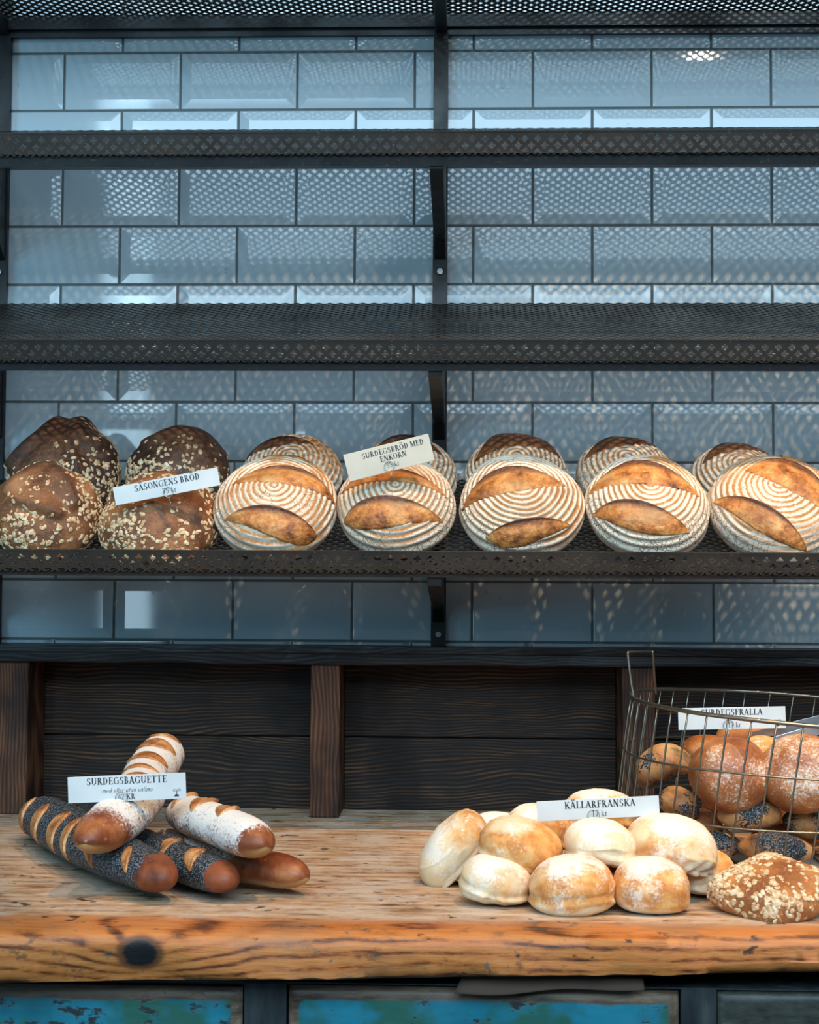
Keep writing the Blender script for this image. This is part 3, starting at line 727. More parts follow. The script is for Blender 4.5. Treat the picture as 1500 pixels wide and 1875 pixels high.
oat_loaf('brown oat loaf with a narrow price card standing in front of its top', (-.7027, -.40, 1.474), 44, .107,
         [([(-.3, .55), (0, .45), (.2, .2), (.35, -.1)], .05, .12), ([(-.7, .5), (-.1, .62), (.6, .45)], .06, .12)], 32, M_oat, 1150, [(.12, .25, .25, .45)], peak=(.05, .7), ht=.78, pk=.2)
oat_loaf('shaded peaked oat loaf in the back row at the left end', (-.9286, -.205, 1.572), 45, .109,
         [([(-.9, .15), (-.5, .55), (-.08, 1.0), (.25, .72), (.6, .5)], .10, .10), ([(.2, .62), (.3, .2), (.35, -.3)], .09, .08), ([(.35, .5), (.75, .42), (.9, 0)], .05, .1)], 33, M_oat_shade, 900, [(-.45, .4, .62, .6)], peak=(-.06, .95), pk=.3)
oat_loaf('shaded oat loaf in the back row above the narrow price card', (-.7078, -.205, 1.572), 45, .098,
         [([(-.6, .6), (-.1, .8), (.5, .8), (.8, .4)], .08, .10), ([(.0, .6), (.25, .35), (.3, .0)], .06, .09)], 34, M_oat_shade, 850, [(.15, .4, .16, .3), (-.6, .5, .3, .2)], peak=(.15, .8), pk=.12)

# ------------------------------------------------------------------ BAGUETTES
def baguette(label, pts, rad, mat, scores, seed, flat=.9, smat=None, group=None, name='baguette', end_bare=(0, .12), cat='baguette', tips=(1, 1), namp=1.0):
    smat = smat or M_scoreb
    P_ = catmull(pts, 24); seg = np.linalg.norm(np.diff(P_, axis=0), axis=1); s = np.r_[0, np.cumsum(seg)]; Lg = s[-1]
    r_ctl = np.asarray(rad, float); o0 = P_.mean(0).copy(); o0[2] = P_[:, 2].min()-r_ctl.min()
    rt = root(name, tuple(o0), label=label, cat=cat, group=group)
    ns = Noise(seed, (16, 45, 110), (.035*namp, .016*namp, .007*namp))
    def spine(u):
        u = np.clip(u, 0, 1); p = np.stack([np.interp(u*Lg, s, P_[:, k]) for k in range(3)], -1); e = 1e-3
        p1 = np.stack([np.interp(np.clip(u+e, 0, 1)*Lg, s, P_[:, k]) for k in range(3)], -1); p0 = np.stack([np.interp(np.clip(u-e, 0, 1)*Lg, s, P_[:, k]) for k in range(3)], -1)
        T = p1-p0; T /= np.linalg.norm(T, axis=-1)[..., None]
        S_ = np.cross(T, [0, 0, 1.]); S_ /= np.linalg.norm(S_, axis=-1)[..., None]; U_ = np.cross(S_, T)
        r = np.interp(u, np.linspace(0, 1, len(r_ctl)), r_ctl)
        d0 = np.clip(u*Lg/(1.9*r*tips[0]), 0, 1); d1 = np.clip((1-u)*Lg/(2.0*r*tips[1]), 0, 1)
        r = r*np.sqrt(np.clip(1-(1-d0)**2.1, 0, 1))*np.sqrt(np.clip(1-(1-d1)**2.1, 0, 1))
        return p, S_, U_, r
    def surf(u, th, off=0):
        p, S_, U_, r = spine(u); c_, s_ = np.cos(th), np.sin(th)
        d = S_*s_[..., None]+U_*(flat*np.where(c_ < 0, .82, 1)*c_)[..., None]
        q = p+d*r[..., None]; q = q+(d*(r*ns(q))[..., None])
        return q+d/np.linalg.norm(d, axis=-1)[..., None]*np.asarray(off)[..., None]
    n, m = 170, 64; u = (1-np.cos(np.linspace(0, PI, n)))/2; u = np.clip(.35*u+.65*np.linspace(0, 1, n), .0004, .9996)
    Ug, Tg = np.meshgrid(u, np.linspace(0, 2*PI, m, endpoint=False), indexing='ij')
    G = surf(Ug, Tg, np.zeros(Ug.shape))
    bare = np.clip(1-np.maximum(Ug-end_bare[0], 0)/.0001, 0, 1)*0
    if end_bare[1] > 0: bare = bare+np.clip(1-(1-Ug)/end_bare[1], 0, 1)**.7
    if end_bare[0] > 0: bare = bare+np.clip(1-Ug/end_bare[0], 0, 1)**.7
    V = G.reshape(-1, 3)-o0; F = [tuple(q) for q in grid_faces(n, m)]+[tuple(range(m))[::-1], tuple((n-1)*m+j for j in range(m))]
    mesh('crust', V, F, mat, rt, attrs={'hz': np.cos(Tg), 'bare': bare})
    for (sA, tA, sB, tB, hw, bulge) in scores:
        ns_, nt = 46, 16; a = np.linspace(0, 1, ns_); rm = float(np.mean(r_ctl))
        A = np.array([sA*Lg, tA*rm]); B = np.array([sB*Lg, tB*rm]); d = (B-A)/np.linalg.norm(B-A); pn = np.array([d[1], -d[0]])
        if pn[0] < 0: pn = -pn
        V = []; ear = []; md = []
        for j in range(nt+1):
            tj = min(j/(nt-1), 1); w_ = hw*np.sin(PI*a)**.6*(1+.12*Noise(seed+j*0+5, (60,), (1,))(np.stack([a*.1, a*0, a*0], -1)))
            q = A+(B-A)*a[:, None]+pn*((tj*2-1)*w_)[:, None]
            prof = .35*math.sin(PI*tj)+.9*max(0, (tj-.6)/.4)**1.5
            off = .0007+bulge*np.sin(PI*a)**.7*prof
            if j == 0: off = off*0-.002
            if j == nt: off = off*0-.004
            V.append(surf(q[:, 0]/Lg, q[:, 1]/rm, off)-o0); ear.append(np.full(ns_, tj)*np.sin(PI*a)); md.append(np.full(ns_, math.sin(PI*tj)))
        V = np.stack(V, 1); mesh('score', V.reshape(-1, 3), grid_faces(ns_, nt+1, False)[:, ::-1].copy(), smat, rt, attrs={'ear': np.stack(ear, 1)*.75, 'mid': np.stack(md, 1)})
    return rt
GB = 'sourdough baguettes heaped on the counter'
baguette('long poppy seed baguette lying lowest at the left end of the heap', [(-.920, -.405, .941), (-.80, -.63, .942), (-.69, -.82, .941), (-.562, -1.000, .936)], (.044, .046, .046, .041, .034), M_poppy,
         [(.08, .35, .13, 2.25, .030, .004), (.25, .4, .31, 2.2, .026, .004), (.42, .2, .47, 2.2, .024, .004), (.52, .2, .58, 2.2, .016, .004), (.66, .0, .74, 1.9, .017, .004), (.84, .3, .90, 1.5, .010, .003)], 41, group=GB, end_bare=(0, .10))
baguette('poppy seed baguette with a rounded brown tip, second on the counter from the left', [(-.76, -.56, .933), (-.62, -.78, .933), (-.474, -.985, .932)], (.034, .036, .034, .031), M_poppy,
         [(.58, -.6, .66, 1.0, .014, .004), (.76, -.3, .86, 1.3, .016, .004)], 42, group=GB, end_bare=(0, .10))
baguette('poppy seed baguette mostly hidden behind the SURDEGSBAGUETTE card', [(-.87, -.20, .939), (-.80, -.35, .955), (-.748, -.50, .988)], (.034, .037, .036, .034), M_poppy, [(.5, -.5, .6, .9, .014, .004)], 46, group=GB, end_bare=(0, .10))
baguette('thinly floured baguette with a shiny red-brown tip, rightmost on the counter', [(-.66, -.66, .932), (-.53, -.80, .932), (-.372, -.930, .931)], (.033, .035, .034, .032), M_bagfl2, [(.55, -.9, .66, .5, .012, .004)], 43, group=GB, end_bare=(0, .36))
baguette('white floured baguette resting on the two lower right baguettes', [(-.608, -.705, .992), (-.52, -.85, .992), (-.425, -.992, .985)], (.034, .039, .038, .035), M_bagfl,
         [(.10, -.7, .20, 1.1, .015, .006), (.30, -.8, .44, .95, .016, .006), (.52, -.8, .68, .7, .014, .006)], 44, group=GB, end_bare=(0, .10), smat=M_scoreb)
baguette('slashed floured baguette on top of the heap, pointing at the viewer', [(-.690, -.36, 1.062), (-.688, -.55, 1.028), (-.664, -.75, 1.012), (-.672, -.88, .996), (-.688, -.985, .985)], (.042, .044, .044, .042, .038), M_bagfl,
         [(.03, 1.0, .09, -1.0, .021, .004), (.13, 1.2, .19, -1.1, .023, .004), (.25, 1.2, .32, -1.1, .022, .004), (.38, 1.1, .46, -.9, .018, .004), (.52, 1.0, .60, -.9, .017, .004), (.66, 1.1, .76, -.9, .016, .004)], 45, group=GB, end_bare=(0, .13), tips=(1, .9))

# ------------------------------------------------------------------ BUNS
def bun(label, loc, rad, rot, seed, name='bun', mat=None, cat='bun', group=None, gold=.6, flour=.35, gx=0., tear=None, seam=True, box=.86, flatb=.72, cave=0):
    rt = root(name, loc, tuple(math.radians(a) for a in rot), label=label, cat=cat, group=group)
    rx, ry, rz = rad; n, m = 96, 144
    th = np.linspace(.0005, PI-.0005, n)[:, None]; ph = np.linspace(0, 2*PI, m, endpoint=False)[None]
    sg = lambda v, e: np.sign(v)*np.abs(v)**e
    x = rx*sg(np.sin(th), .88)*sg(np.cos(ph), box); y = ry*sg(np.sin(th), .88)*sg(np.sin(ph), box); cz = np.cos(th)
    z = np.where(cz > 0, rz*cz**.95, -rz*flatb*np.abs(cz)**.42)+0*ph
    G = np.stack([x, y, z], -1); hz = z/rz
    ns = Noise(seed, (16, 40, 95, 230), (.05, .026, .012, .004)); D = ns(G)
    wr = Noise(seed+11, (55,), (1.,))(G*np.array([1, 1, 2.2])); D = D+.018*np.exp(-(wr/.16)**2)*np.clip(Noise(seed+12, (25,), (1.,))(G), 0, 1)
    if seam:                                         # lower crease where the crust folded
        wv = Noise(seed+2, (30, 70), (.13, .06))(G); sd = hz+.42+wv
        D = D+.035*np.exp(-(sd/.10)**2)-.03*np.exp(-((sd-.20)/.10)**2)
    if cave: D = D-cave*np.exp(-((x/rx-.1)**2/.3+(hz-.9)**2/.3))
    tr = np.zeros(x.shape)
    if tear is not None:
        tx, ty, tz, tw = tear; dn = G/np.array([rx, ry, rz]); dn /= np.linalg.norm(dn, axis=-1)[..., None]
        tv = np.array([tx, ty, tz]); tv = tv/np.linalg.norm(tv)
        d = np.arccos(np.clip(dn@tv, -1, 1))+Noise(seed+4, (60, 140), (.10, .06))(G); tr = np.clip(1.3-d/tw, 0, 1)
        D = D-.045*tr+.05*tr*Noise(seed+5, (150, 320), (.5, .5))(G)+.03*np.exp(-((d-tw*1.15)/(.25*tw))**2)
    G2 = G*(1+D[..., None])
    go = gold*(np.clip((hz+.75)/.6, 0, 1))*(1-.5*np.clip((hz-.5)*2, 0, 1))+gx*x/rx
    fl = flour*(.25+.9*np.clip(hz, 0, 1))-.12
    mesh('crust', G2.reshape(-1, 3), grid_faces(n, m)[:, ::-1].copy(), mat or M_bun, rt, attrs={'hz': hz, 'gold': go, 'flour': fl, 'tear': tr, 'bare': 0*hz})
    return rt
GN = 'pale floury rolls heaped on the counter'
bun('pale roll leaning steeply on its side at the left end of the heap', (-.158, -.80, .950), (.066, .050, .040), (8, -52, 4), 51, group=GN, gold=.42, flour=.42, gx=.32)
bun('golden-topped roll in the upper layer, leftmost, tipped down to the right', (-.0545, -.915, .979), (.058, .052, .037), (12, 13, -10), 52, group=GN, gold=.95, flour=.16, gx=.25)
bun('whitest roll in the upper layer, right under the price card', (.0573, -.92, .982), (.054, .050, .037), (8, 2, 5), 53, group=GN, gold=.28, flour=.62, tear=(.15, -1, -.35, .42))
bun('largest floured roll in the upper layer, with a torn patch at its lower right', (.163, -.90, .977), (.062, .054, .039), (10, 12, 3), 54, group=GN, gold=.50, flour=.56, tear=(.62, -.75, -.42, .34))
bun('pale roll at the lower left front with a rough torn underside', (-.0927, -.95, .9315), (.056, .052, .042), (4, 5, -8), 55, group=GN, gold=.35, flour=.60, gx=.3, tear=(.1, -1, -.62, .34))
bun('golden-fronted roll with a creased base, middle of the front row', (.0101, -.99, .930), (.0585, .052, .043), (6, -3, 4), 56, group=GN, gold=.80, flour=.46)
bun('smooth orange-fronted roll with a floury cap, right end of the front row', (.1216, -.98, .930), (.0555, .052, .0425), (2, 0, 0), 57, group=GN, gold=1.05, flour=.55, seam=False)
bun('cream roll half hidden behind the upper layer, left of the price card', (-.026, -.78, .982), (.054, .048, .037), (10, 8, 0), 58, group=GN, gold=.35, flour=.45, gx=.35)
bun('roll behind the price card, its white top showing above the card', (.0733, -.75, 1.003), (.060, .052, .040), (0, 0, 0), 59, group=GN, gold=.8, flour=.55, gx=.2)
bun('golden roll at the right end of the heap, under the largest roll', (.2177, -.87, .932), (.046, .050, .042), (0, 0, 20), 60, group=GN, gold=.7, flour=.05, gx=.5, tear=(-.3, -1, -.2, .4))
bun('shaded roll low in the gap behind the leaning roll', (-.112, -.80, .924), (.050, .045, .032), (0, 0, 0), 61, group=GN, gold=1.0, flour=.0)
bun('pale roll barely showing between the leaning roll and the golden-topped one', (-.0852, -.72, .966), (.050, .045, .034), (0, 0, 0), 62, group=GN, gold=.3, flour=.6)
bun('roll in the dark middle of the heap behind the front row', (.066, -.88, .926), (.05, .04, .032), (0, 0, 0), 63, group=GN, gold=.8, flour=.1)

# square oat roll
rr = root('oat_roll', (.2950, -.985, .929), (math.radians(17), math.radians(-4), math.radians(-8)), label='diamond-shaped roll crusted with oat flakes, front right on the counter', cat='roll')
n, m = 110, 200; th = np.linspace(.0005, PI-.0005, n)[:, None]; ph = np.linspace(0, 2*PI, m, endpoint=False)[None]
sg = lambda v, e: np.sign(v)*np.abs(v)**e
G = np.stack([.088*sg(np.sin(th), .8)*sg(np.cos(ph), 1.6), .078*sg(np.sin(th), .8)*sg(np.sin(ph), 1.6), np.where(np.cos(th) > 0, .034*np.abs(np.cos(th))**.8, -.024*np.abs(np.cos(th))**.6)+0*ph], -1)
G = G*(1+Noise(70, (20, 60, 150), (.035, .02, .01))(G)[..., None])
mesh('crust', G.reshape(-1, 3), grid_faces(n, m)[:, ::-1].copy(), M_rhomb, rr, attrs={'ridge': np.zeros(G.shape[:2])})
dens = (np.sin(th)+0*ph)*(G[..., 2] > -.006)*np.clip(.8+Noise(71, (60,), (.6,))(G), .05, 2)
Vf, Ff = flakes(G.reshape(-1, 3), normals(G).reshape(-1, 3), 760, .0098, 72, dens.ravel()); f = mesh('oat_flakes', Vf, Ff, M_flake, rr); f['kind'] = 'stuff'

# ------------------------------------------------------------------ WIRE BASKET
bk = root('wire_basket', (.43, -.47, .9), label='round wire basket with a raised handle at its left, full of rolls', cat='basket')
def rimpt(a, z=None, k=0.):
    """a: angle, k: 0 rim .. 1 base"""
    cx, cy = .445-.038*k, -.47; A, B = .29-.006*k, .285-.006*k
    ca, sa = math.cos(a), math.sin(a); e = .92
    x = cx+A*abs(ca)**e*(1 if ca > 0 else -1); y = cy+B*abs(sa)**e*(1 if sa > 0 else -1)
    zr = 1.148+.03*(y+.47)-.06*(x-.445)
    return np.array([x, y, zr*(1-k)+.9035*k])-np.array([.43, -.47, .9])
bul = lambda k: math.sin(PI*min(k*1.15, 1))*.006
def hoop(name, k, r, jit=.0012, seed=0):
    ns = Noise(seed+80, (6, 20), (jit, jit*.6)); N = 150; a = np.linspace(0, 2*PI, N, endpoint=False)
    Pn = np.array([rimpt(t_, k=k)*np.array([1+bul(k), 1+bul(k), 1]) for t_ in a]); Pn[:, 2] += ns(Pn)*(k < .99)
    V, F = tube(Pn, r, 8, closed=True); return mesh(name, V, F, M_wire, bk)
hoop('rim', 0, .0036); hoop('hoop', .345, .0019, seed=1); hoop('hoop', .70, .0019, seed=2); hoop('base_ring', 1, .0026, 0, 3)
NW = 46
for i in range(NW):
    a = 2*PI*(i+.35)/NW; jj = random.Random(i).uniform(-.012, .012)
    Pn = [rimpt(a+jj*k, k=k)*np.array([1+bul(k), 1+bul(k), 1])+np.array([0, 0, 0]) for k in np.linspace(0, 1, 9)]
    V, F = tube(Pn, .0017, 6); mesh('upright_wire', V, F, M_wire, bk)
for i in range(-5, 6):
    x = i*.048; L_ = math.sqrt(max(0, .272**2-x*x)); V, F = tube([(x-.025+.0, -L_, .0035), (x-.025, 0, .003), (x-.025, L_, .0035)], .0016, 6); mesh('base_wire', V, F, M_wire, bk)
bo = np.array([.43, -.47, .9])
hp = catmull([np.array(q)-bo for q in ((.1594, -.455, 1.166), (.1555, -.453, 1.19), (.1500, -.45, 1.238), (.1525, -.447, 1.2445), (.172, -.425, 1.2450), (.196, -.402, 1.2445), (.2005, -.40, 1.239), (.2040, -.39, 1.20), (.2095, -.375, 1.165))], 8)
V, F = tube(hp, .0024, 8); mesh('handle', V, F, M_wire, bk)
GK = 'rolls inside the wire basket'
bun('large round brown roll dusted with flour, in the middle of the basket front', (.2991, -.635, 1.0506), (.066, .060, .045), (78, 0, 8), 81, name='bread_roll', mat=M_brownroll, cat='roll', group=GK, box=1., seam=False)
bun('large round brown floured roll at the right edge of the picture, in the basket', (.4125, -.645, 1.056), (.068, .062, .046), (76, 0, -8), 82, name='bread_roll', mat=M_brownroll, cat='roll', group=GK, box=1., seam=False)
bun('golden roll wedged between the two big brown rolls in the basket', (.360, -.575, 1.052), (.050, .055, .050), (40, 20, 0), 83, name='bread_roll', cat='roll', group=GK, box=1., gold=1.1, flour=0)
bun('flaky golden roll at the top of the basket under its price card', (.3536, -.45, 1.088), (.050, .045, .036), (0, 0, 0), 84, name='bread_roll', mat=M_rhomb, cat='roll', group=GK, box=1.)
bun('dark crusted roll at the back of the basket, left of the flaky golden one', (.2859, -.49, 1.066), (.050, .045, .034), (0, 8, 0), 85, name='bread_roll', mat=M_rhomb, cat='roll', group=GK, box=1.)
bun('brown roll past the right edge of the picture, beside the tongs in the basket', (.535, -.60, 1.020), (.062, .058, .045), (70, 10, -10), 95, name='bread_roll', mat=M_brownroll, cat='roll', group=GK, box=1., seam=False)
bun('golden roll past the right edge of the picture, at the back of the basket', (.56, -.44, 1.00), (.062, .058, .046), (10, 10, 30), 96, name='bread_roll', cat='roll', group=GK, box=1., gold=1.0, flour=.1)
bun('brown roll on the basket bottom past the right edge of the picture', (.55, -.55, .945), (.066, .06, .042), (0, 0, 20), 97, name='bread_roll', mat=M_brownroll, cat='roll', group=GK, box=1.)
def stick(label, pts, rad, seed, mat): return baguette(label, pts, rad, mat, [], seed, group=GK, name='bread_roll', cat='roll', end_bare=(0, 0), namp=1.6)
stick('curved poppy-dusted roll at the left end of the basket, uppermost there', [(.172, -.50, 1.010), (.186, -.505, 1.042), (.214, -.51, 1.056), (.258, -.515, 1.052)], (.034, .041, .043, .030), 86, M_patch)
stick('poppy-patched golden roll under the curved one at the basket left', [(.186, -.575, 1.000), (.218, -.59, .998), (.248, -.60, .975)], (.038, .046, .040), 87, M_patch)
stick('poppy seed roll under the large brown roll in the basket', [(.278, -.62, .982), (.335, -.625, .982), (.385, -.62, .985)], (.027, .034, .028), 88, M_patch)
stick('brown roll low in the basket at the right edge of the picture', [(.390, -.60, .975), (.44, -.60, .968), (.50, -.60, .968)], (.026, .034, .032), 89, M_patch)
stick('pale roll on the basket bottom beside the heap of pale rolls', [(.235, -.62, .931), (.275, -.625, .932), (.312, -.63, .930)], (.024, .030, .024), 90, M_patch)
stick('pale roll with large dark poppy patches on the basket bottom', [(.305, -.655, .937), (.36, -.66, .934), (.43, -.655, .930)], (.026, .034, .024), 91, M_patch)
bun('roll in the shaded middle of the basket', (.25, -.56, .955), (.05, .045, .035), (0, 0, 0), 92, name='bread_roll', mat=M_brownroll, cat='roll', group=GK, box=1.)
bun('roll under the golden one, deep in the basket', (.33, -.50, .990), (.06, .055, .04), (0, 0, 0), 93, name='bread_roll', mat=M_brownroll, cat='roll', group=GK, box=1.)
bun('roll low at the back of the basket', (.42, -.50, .945), (.06, .055, .04), (0, 0, 0), 94, name='bread_roll', mat=M_brownroll, cat='roll', group=GK, box=1.)
# tongs
tg = root('bread_tongs', (.40, -.57, 1.1075), label='steel bread tongs lying across the rolls at the right end of the basket', cat='tongs')
for dy, dz in ((0, 0), (.045, .012)):
    a = np.array([-.045, dy, -.014+dz]); b = np.array([.26, dy*.2-.05, .075+dz*.4]); N = 24; V = []; 
    for k in range(N):
        t_ = k/(N-1); p = a+(b-a)*t_; wd = .0065+.003*math.sin(PI*min(t_*1.3, 1)); bow = .004*math.sin(PI*t_)
        for (oy, oz) in ((-.0008, -wd), (.0008, -wd), (.0008+bow*.2, wd), (-.0008, wd)): V.append(p+np.array([0, oy+bow, oz]))
    F = [tuple(q) for q in grid_faces(N, 4)]+[(0, 1, 2, 3), tuple((N-1)*4+i for i in (3, 2, 1, 0))]
    bevel(mesh('arm', np.array(V), F, M_steel, tg, smooth=False), .0006, 2)

# ------------------------------------------------------------------ PRICE CARDS
TK, TN = .185, .085
class Glyphs:
    def __init__(s): s.mb = MB()
    def line(s, o, k, x0, y0, x1, y1, w, it=0):
        d = math.hypot(x1-x0, y1-y0) or 1; nx, ny = -(y1-y0)/d*w/2, (x1-x0)/d*w/2
        s.poly(o, k, [(x0+nx, y0+ny), (x1+nx, y1+ny), (x1-nx, y1-ny), (x0-nx, y0-ny)], it)
    def poly(s, o, k, pts, it=0):
        s.mb.add([(o[0]+(x+it*y)*k, 0, o[1]+y*k) for x, y in pts], [tuple(range(len(pts)))])
    def arc(s, o, k, cx, cy, rx, ry, a0, a1, w0=TN, w1=TK, it=0):
        N = 14; a0, a1 = math.radians(a0), math.radians(a1)
        for i in range(N):
            q = []
            for a, sgn in ((a0+(a1-a0)*i/N, 1), (a0+(a1-a0)*(i+1)/N, 1), (a0+(a1-a0)*(i+1)/N, -1), (a0+(a1-a0)*i/N, -1)):
                w = w0+(w1-w0)*abs(math.cos(a))**1.5; q.append((cx+(rx-w/2+sgn*w/2)*math.cos(a), cy+(ry-w/2*.6+sgn*w/2*.6)*math.sin(a)))
            s.poly(o, k, q, it)
    def char(s, c, o, k, it=0):
        L = lambda *a: s.line(o, k, *a, it); A = lambda *a: s.arc(o, k, *a, it=it)
        sf = lambda x, y, w=.3: s.line(o, k, x-w/2, y+(.025 if y < .5 else -.025), x+w/2, y+(.025 if y < .5 else -.025), .05, it)
        stem = lambda x=.2: (L(x, 0, x, 1, TK), sf(x, 0, .34), sf(x, 1, .34))
        w = .72
        if c in 'AÄ':
            L(.10, 0, .37, 1, TN); L(.36, 1, .66, 0, TK); L(.2, .33, .56, .33, .06); sf(.1, 0, .24); sf(.66, 0, .28); w = .78
        elif c == 'B': stem(); A(.26, .75, .30, .25, -90, 90); A(.26, .27, .36, .27, -90, 90); w = .70
        elif c == 'D': stem(); A(.24, .5, .46, .5, -90, 90); w = .80
        elif c in 'EF':
            stem(); L(.2, .97, .6, .97, .06); L(.2, .52, .48, .52, .06); L(.6, .99, .6, .80, .06); L(.48, .62, .48, .42, .05); w = .68
            if c == 'E': L(.2, .03, .63, .03, .06); L(.63, .01, .63, .22, .06)
            else: w = .64
        elif c == 'G': A(.44, .5, .40, .5, 50, 310); L(.70, .06, .70, .42, .14); sf(.70, .45, .28); L(.70, .98, .70, .74, .06); w = .84
        elif c == 'K': stem(); L(.25, .42, .64, .98, TN); L(.34, .56, .70, 0, TK); sf(.64, 1, .26); sf(.72, 0, .24); w = .82
        elif c == 'L': stem(); L(.2, .03, .6, .03, .06); L(.6, .01, .6, .24, .06); w = .66
        elif c == 'M': L(.15, 0, .15, 1, TN); L(.18, 1, .48, .05, TK); L(.48, .05, .78, 1, TN); L(.80, 0, .80, 1, TK); sf(.15, 0, .24); sf(.8, 0, .3); sf(.13, 1, .2); sf(.84, 1, .2); w = .98
        elif c == 'N': L(.15, 0, .15, 1, TN); L(.18, 1, .66, 0, TK); L(.68, 0, .68, 1, TN); sf(.15, 0, .24); sf(.12, 1, .22); sf(.68, 1, .24); w = .84
        elif c in 'OÖ': A(.42, .5, .38, .5, 0, 360); w = .84
        elif c == 'R': stem(); A(.26, .74, .32, .26, -90, 90); L(.36, .5, .68, 0, TK); sf(.72, 0, .2); w = .78
        elif c == 'S': A(.33, .74, .25, .26, 40, 270); A(.33, .26, .28, .28, -130, 90); L(.53, .96, .53, .74, .06); L(.08, .04, .08, .26, .06); w = .66
        elif c == 'T': L(.36, 0, .36, 1, TK); L(.06, .97, .66, .97, .06); sf(.36, 0, .34); L(.06, .99, .06, .78, .06); L(.66, .99, .66, .78, .06); w = .74
        elif c == 'U': L(.2, 1, .2, .3, TK); A(.42, .32, .30, .32, 180, 360); L(.68, 1, .68, .3, TN); sf(.2, 1, .32); sf(.68, 1, .24); w = .84
        elif c == '1': L(.3, 0, .3, 1, .12); sf(.3, 0, .34); L(.14, .84, .3, .98, .07); w = .52
        elif c == '2': A(.3, .72, .24, .27, -20, 170, .07, .12); L(.50, .58, .1, .05, .10); L(.08, .05, .54, .05, .10); w = .58
        elif c == '4': L(.42, 0, .42, 1, .12); L(.42, .98, .06, .32, .07); L(.04, .30, .58, .30, .07); w = .60
        elif c == '5': L(.16, .96, .5, .96, .09); L(.16, .96, .14, .56, .07); A(.26, .32, .28, .30, -130, 110, .07, .13); w = .58
        elif c == '7': L(.06, .96, .52, .96, .09); L(.50, .96, .22, 0, .11); w = .56
        elif c == 'k': L(.16, 0, .16, 1, .10); L(.18, .28, .46, .62, .06); L(.26, .38, .5, 0, .10); sf(.16, 0, .24); sf(.5, 0, .18); w = .56
        elif c == 'r': L(.16, 0, .16, .64, .10); A(.34, .42, .18, .22, 60, 170, .06, .09); sf(.16, 0, .24); w = .46
        elif c == 'l': L(.14, 0, .14, 1, .09); w = .28
        elif c == 'd': A(.27, .31, .22, .31, 0, 360, .06, .10); L(.48, 0, .48, 1, .09); w = .62
        elif c == 'e': A(.28, .31, .23, .31, 0, 310, .06, .10); L(.08, .33, .5, .33, .06); w = .56
        elif c == 'm': [L(x, 0, x, .6, .09) for x in (.12, .38, .64)]; A(.25, .42, .14, .2, 0, 180, .06, .09); A(.51, .42, .14, .2, 0, 180, .06, .09); w = .78
        elif c == 'n': [L(x, 0, x, .6, .09) for x in (.12, .42)]; A(.27, .42, .16, .2, 0, 180, .06, .09); w = .56
        elif c == 'u': [L(x, 0, x, .62, .09) for x in (.12, .42)]; A(.27, .2, .16, .2, 180, 360, .06, .09); w = .56
        elif c == 't': L(.18, .05, .18, .85, .09); L(.04, .6, .36, .6, .06); w = .40
        elif c == 'a': A(.26, .31, .20, .31, 0, 360, .06, .10); L(.46, 0, .46, .62, .09); w = .58
        elif c == 'v': L(.06, .62, .24, 0, .09); L(.24, 0, .44, .62, .06); w = .50
        elif c == 'o': A(.28, .31, .23, .31, 0, 360, .06, .10); w = .58
        elif c == '-': L(.05, .32, .32, .32, .07); w = .38
        elif c == ' ': w = .30
        if c in 'ÄÖ': [s.poly(o, k, [(x-.085, 1.13), (x+.085, 1.13), (x+.085, 1.30), (x-.085, 1.30)], it) for x in (.27, .56)]
        return w*k
    def text(s, txt, cx, y, k, it=0, ls=.03):
        tmp = Glyphs(); W_ = sum(tmp.char(c, (0, 0), k)+ls*k for c in txt)-ls*k; x = cx-W_/2
        for c in txt: x += s.char(c, (x, y), k, it)+ls*k
        return W_
    def build(s, name, mat, parent, y):
        return mesh(name, [(a, y, c) for a, b, c in s.mb.v], [f[::-1] for f in s.mb.f], mat, parent, smooth=False)
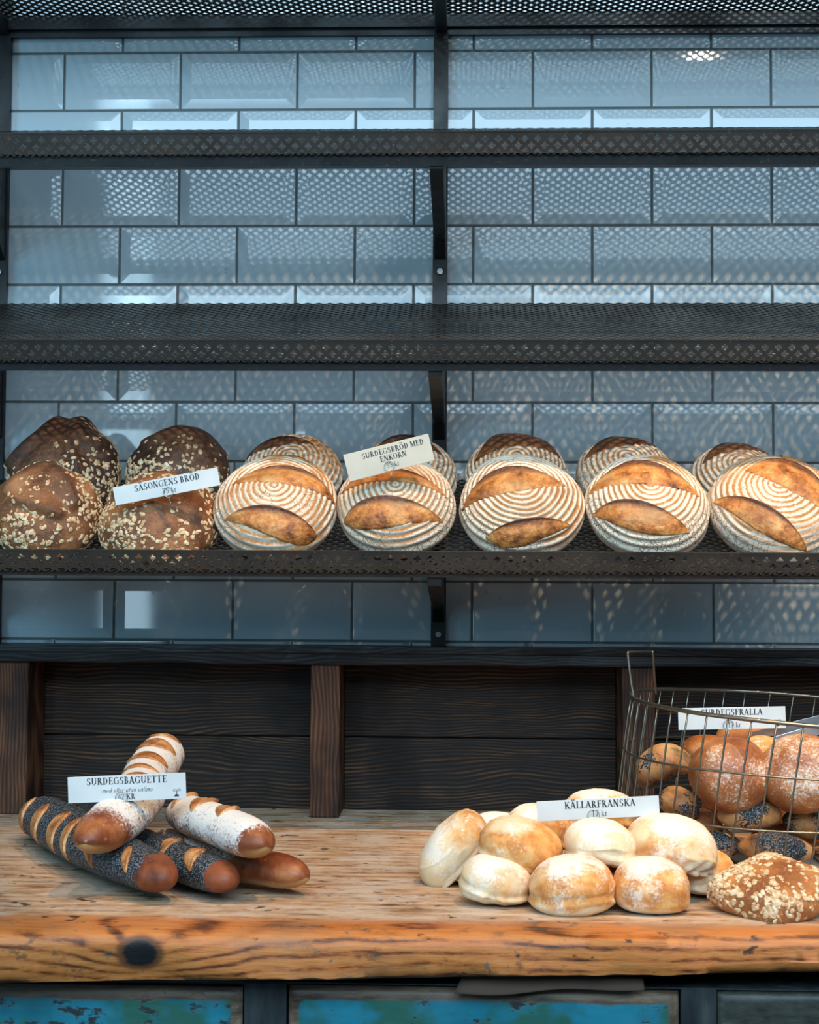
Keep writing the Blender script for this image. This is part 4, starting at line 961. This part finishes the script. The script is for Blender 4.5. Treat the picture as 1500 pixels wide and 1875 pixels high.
def card(label, ctr, w, h, roll, lines, mat, ring=(0, 0), pin=.02, tilt=0, sprout=False, yaw=0):
    r = root('price_card', ctr, (math.radians(tilt), -math.radians(roll), math.radians(yaw)), label=label, cat='price card')
    b = MB().box(-w/2, w/2, -.0006, .0006, -h/2, h/2).build('card', mat, r); bevel(b, .0003, 1)
    G1 = Glyphs(); G2 = Glyphs()
    for (txt, cx, y, k, it, small) in lines: (G2 if small else G1).text(txt, cx, y, k, it)
    G1.build('lettering', M_ink, r, -.0009)
    if G2.mb.v: G2.build('small_lettering', M_ink2, r, -.0009)
    if sprout:
        g_ = Glyphs(); o = (w/2-.0145, -h/2+.004); k = .011
        g_.poly(o, k, [(-.35, 0), (.35, 0), (.2, .3), (-.2, .3)]); g_.line(o, k, 0, .3, .05, .75, .09); g_.arc(o, k, -.25, .85, .26, .15, 0, 360, .06, .06); g_.arc(o, k, .33, .88, .28, .15, 0, 360, .06, .06)
        g_.build('sprout_mark', M_ink, r, -.0009)
    a = np.linspace(0, 4*PI, 60, endpoint=False); rr_ = .0088
    V, F = tube(np.stack([ring[0]+rr_*np.cos(a), -.0022-.0018*a/(4*PI), ring[1]+rr_*np.sin(a)], -1), .00045, 6); mesh('ring_clip', V, F, M_steel, r)
    V, F = tube([(ring[0], -.0025, ring[1]-rr_), (ring[0], -.0025, ring[1]-rr_-pin)], .0006, 6); mesh('pin', V, F, M_steel, r)
    return r
card('narrow tilted price card reading SÄSONGENS BRÖD in front of the oat loaf', (-.6708, -.50, 1.5342), .190, .0325, 11.2,
     [('SÄSONGENS BRÖD', .002, .0015, .0112, 0, 0), ('75 kr', .004, -.0125, .0100, 0, 1)], M_paper, (.002, -.0112), .022)
card('tilted cream price card reading SURDEGSBRÖD MED ENKORN above the second floured loaf', (-.276, -.495, 1.5870), .1555, .049, 14.4,
     [('SURDEGSBRÖD MED', .010, .0085, .0098, 0, 0), ('ENKORN', .008, -.0045, .0098, 0, 0), ('55 kr', .004, -.0175, .0092, 0, 0)], M_cream, (-.0025, -.0145), .018)
card('white price card reading SURDEGSBAGUETTE standing on the baguettes', (-.6515, -.875, 1.0510), .180, .0392, 2.9,
     [('SURDEGSBAGUETTE', .000, .0065, .0105, 0, 0), ('-med eller utan vallmo', -.001, -.0062, .0072, .25, 1), ('42 KR', -.001, -.0170, .0084, 0, 1)], M_paper, (-.0085, -.0140), .012, sprout=True)
card('white price card reading KÄLLARFRANSKA standing on the pale rolls', (.0600, -.865, 1.0262), .1835, .0300, 3.4,
     [('KÄLLARFRANSKA', .003, .0018, .0105, 0, 0), ('17 kr', .002, -.0115, .0096, 0, 1)], M_paper, (-.0075, -.0098), .012)
card('white price card reading SURDEGSFRALLA inside the wire basket', (.3138, -.56, 1.1384), .1815, .0370, 1.6,
     [('SURDEGSFRALLA', .0, .0052, .0105, 0, 0), ('17 kr', .004, -.0150, .0088, 0, 1)], M_paper, (-.0065, -.0110), .014, sprout=True)
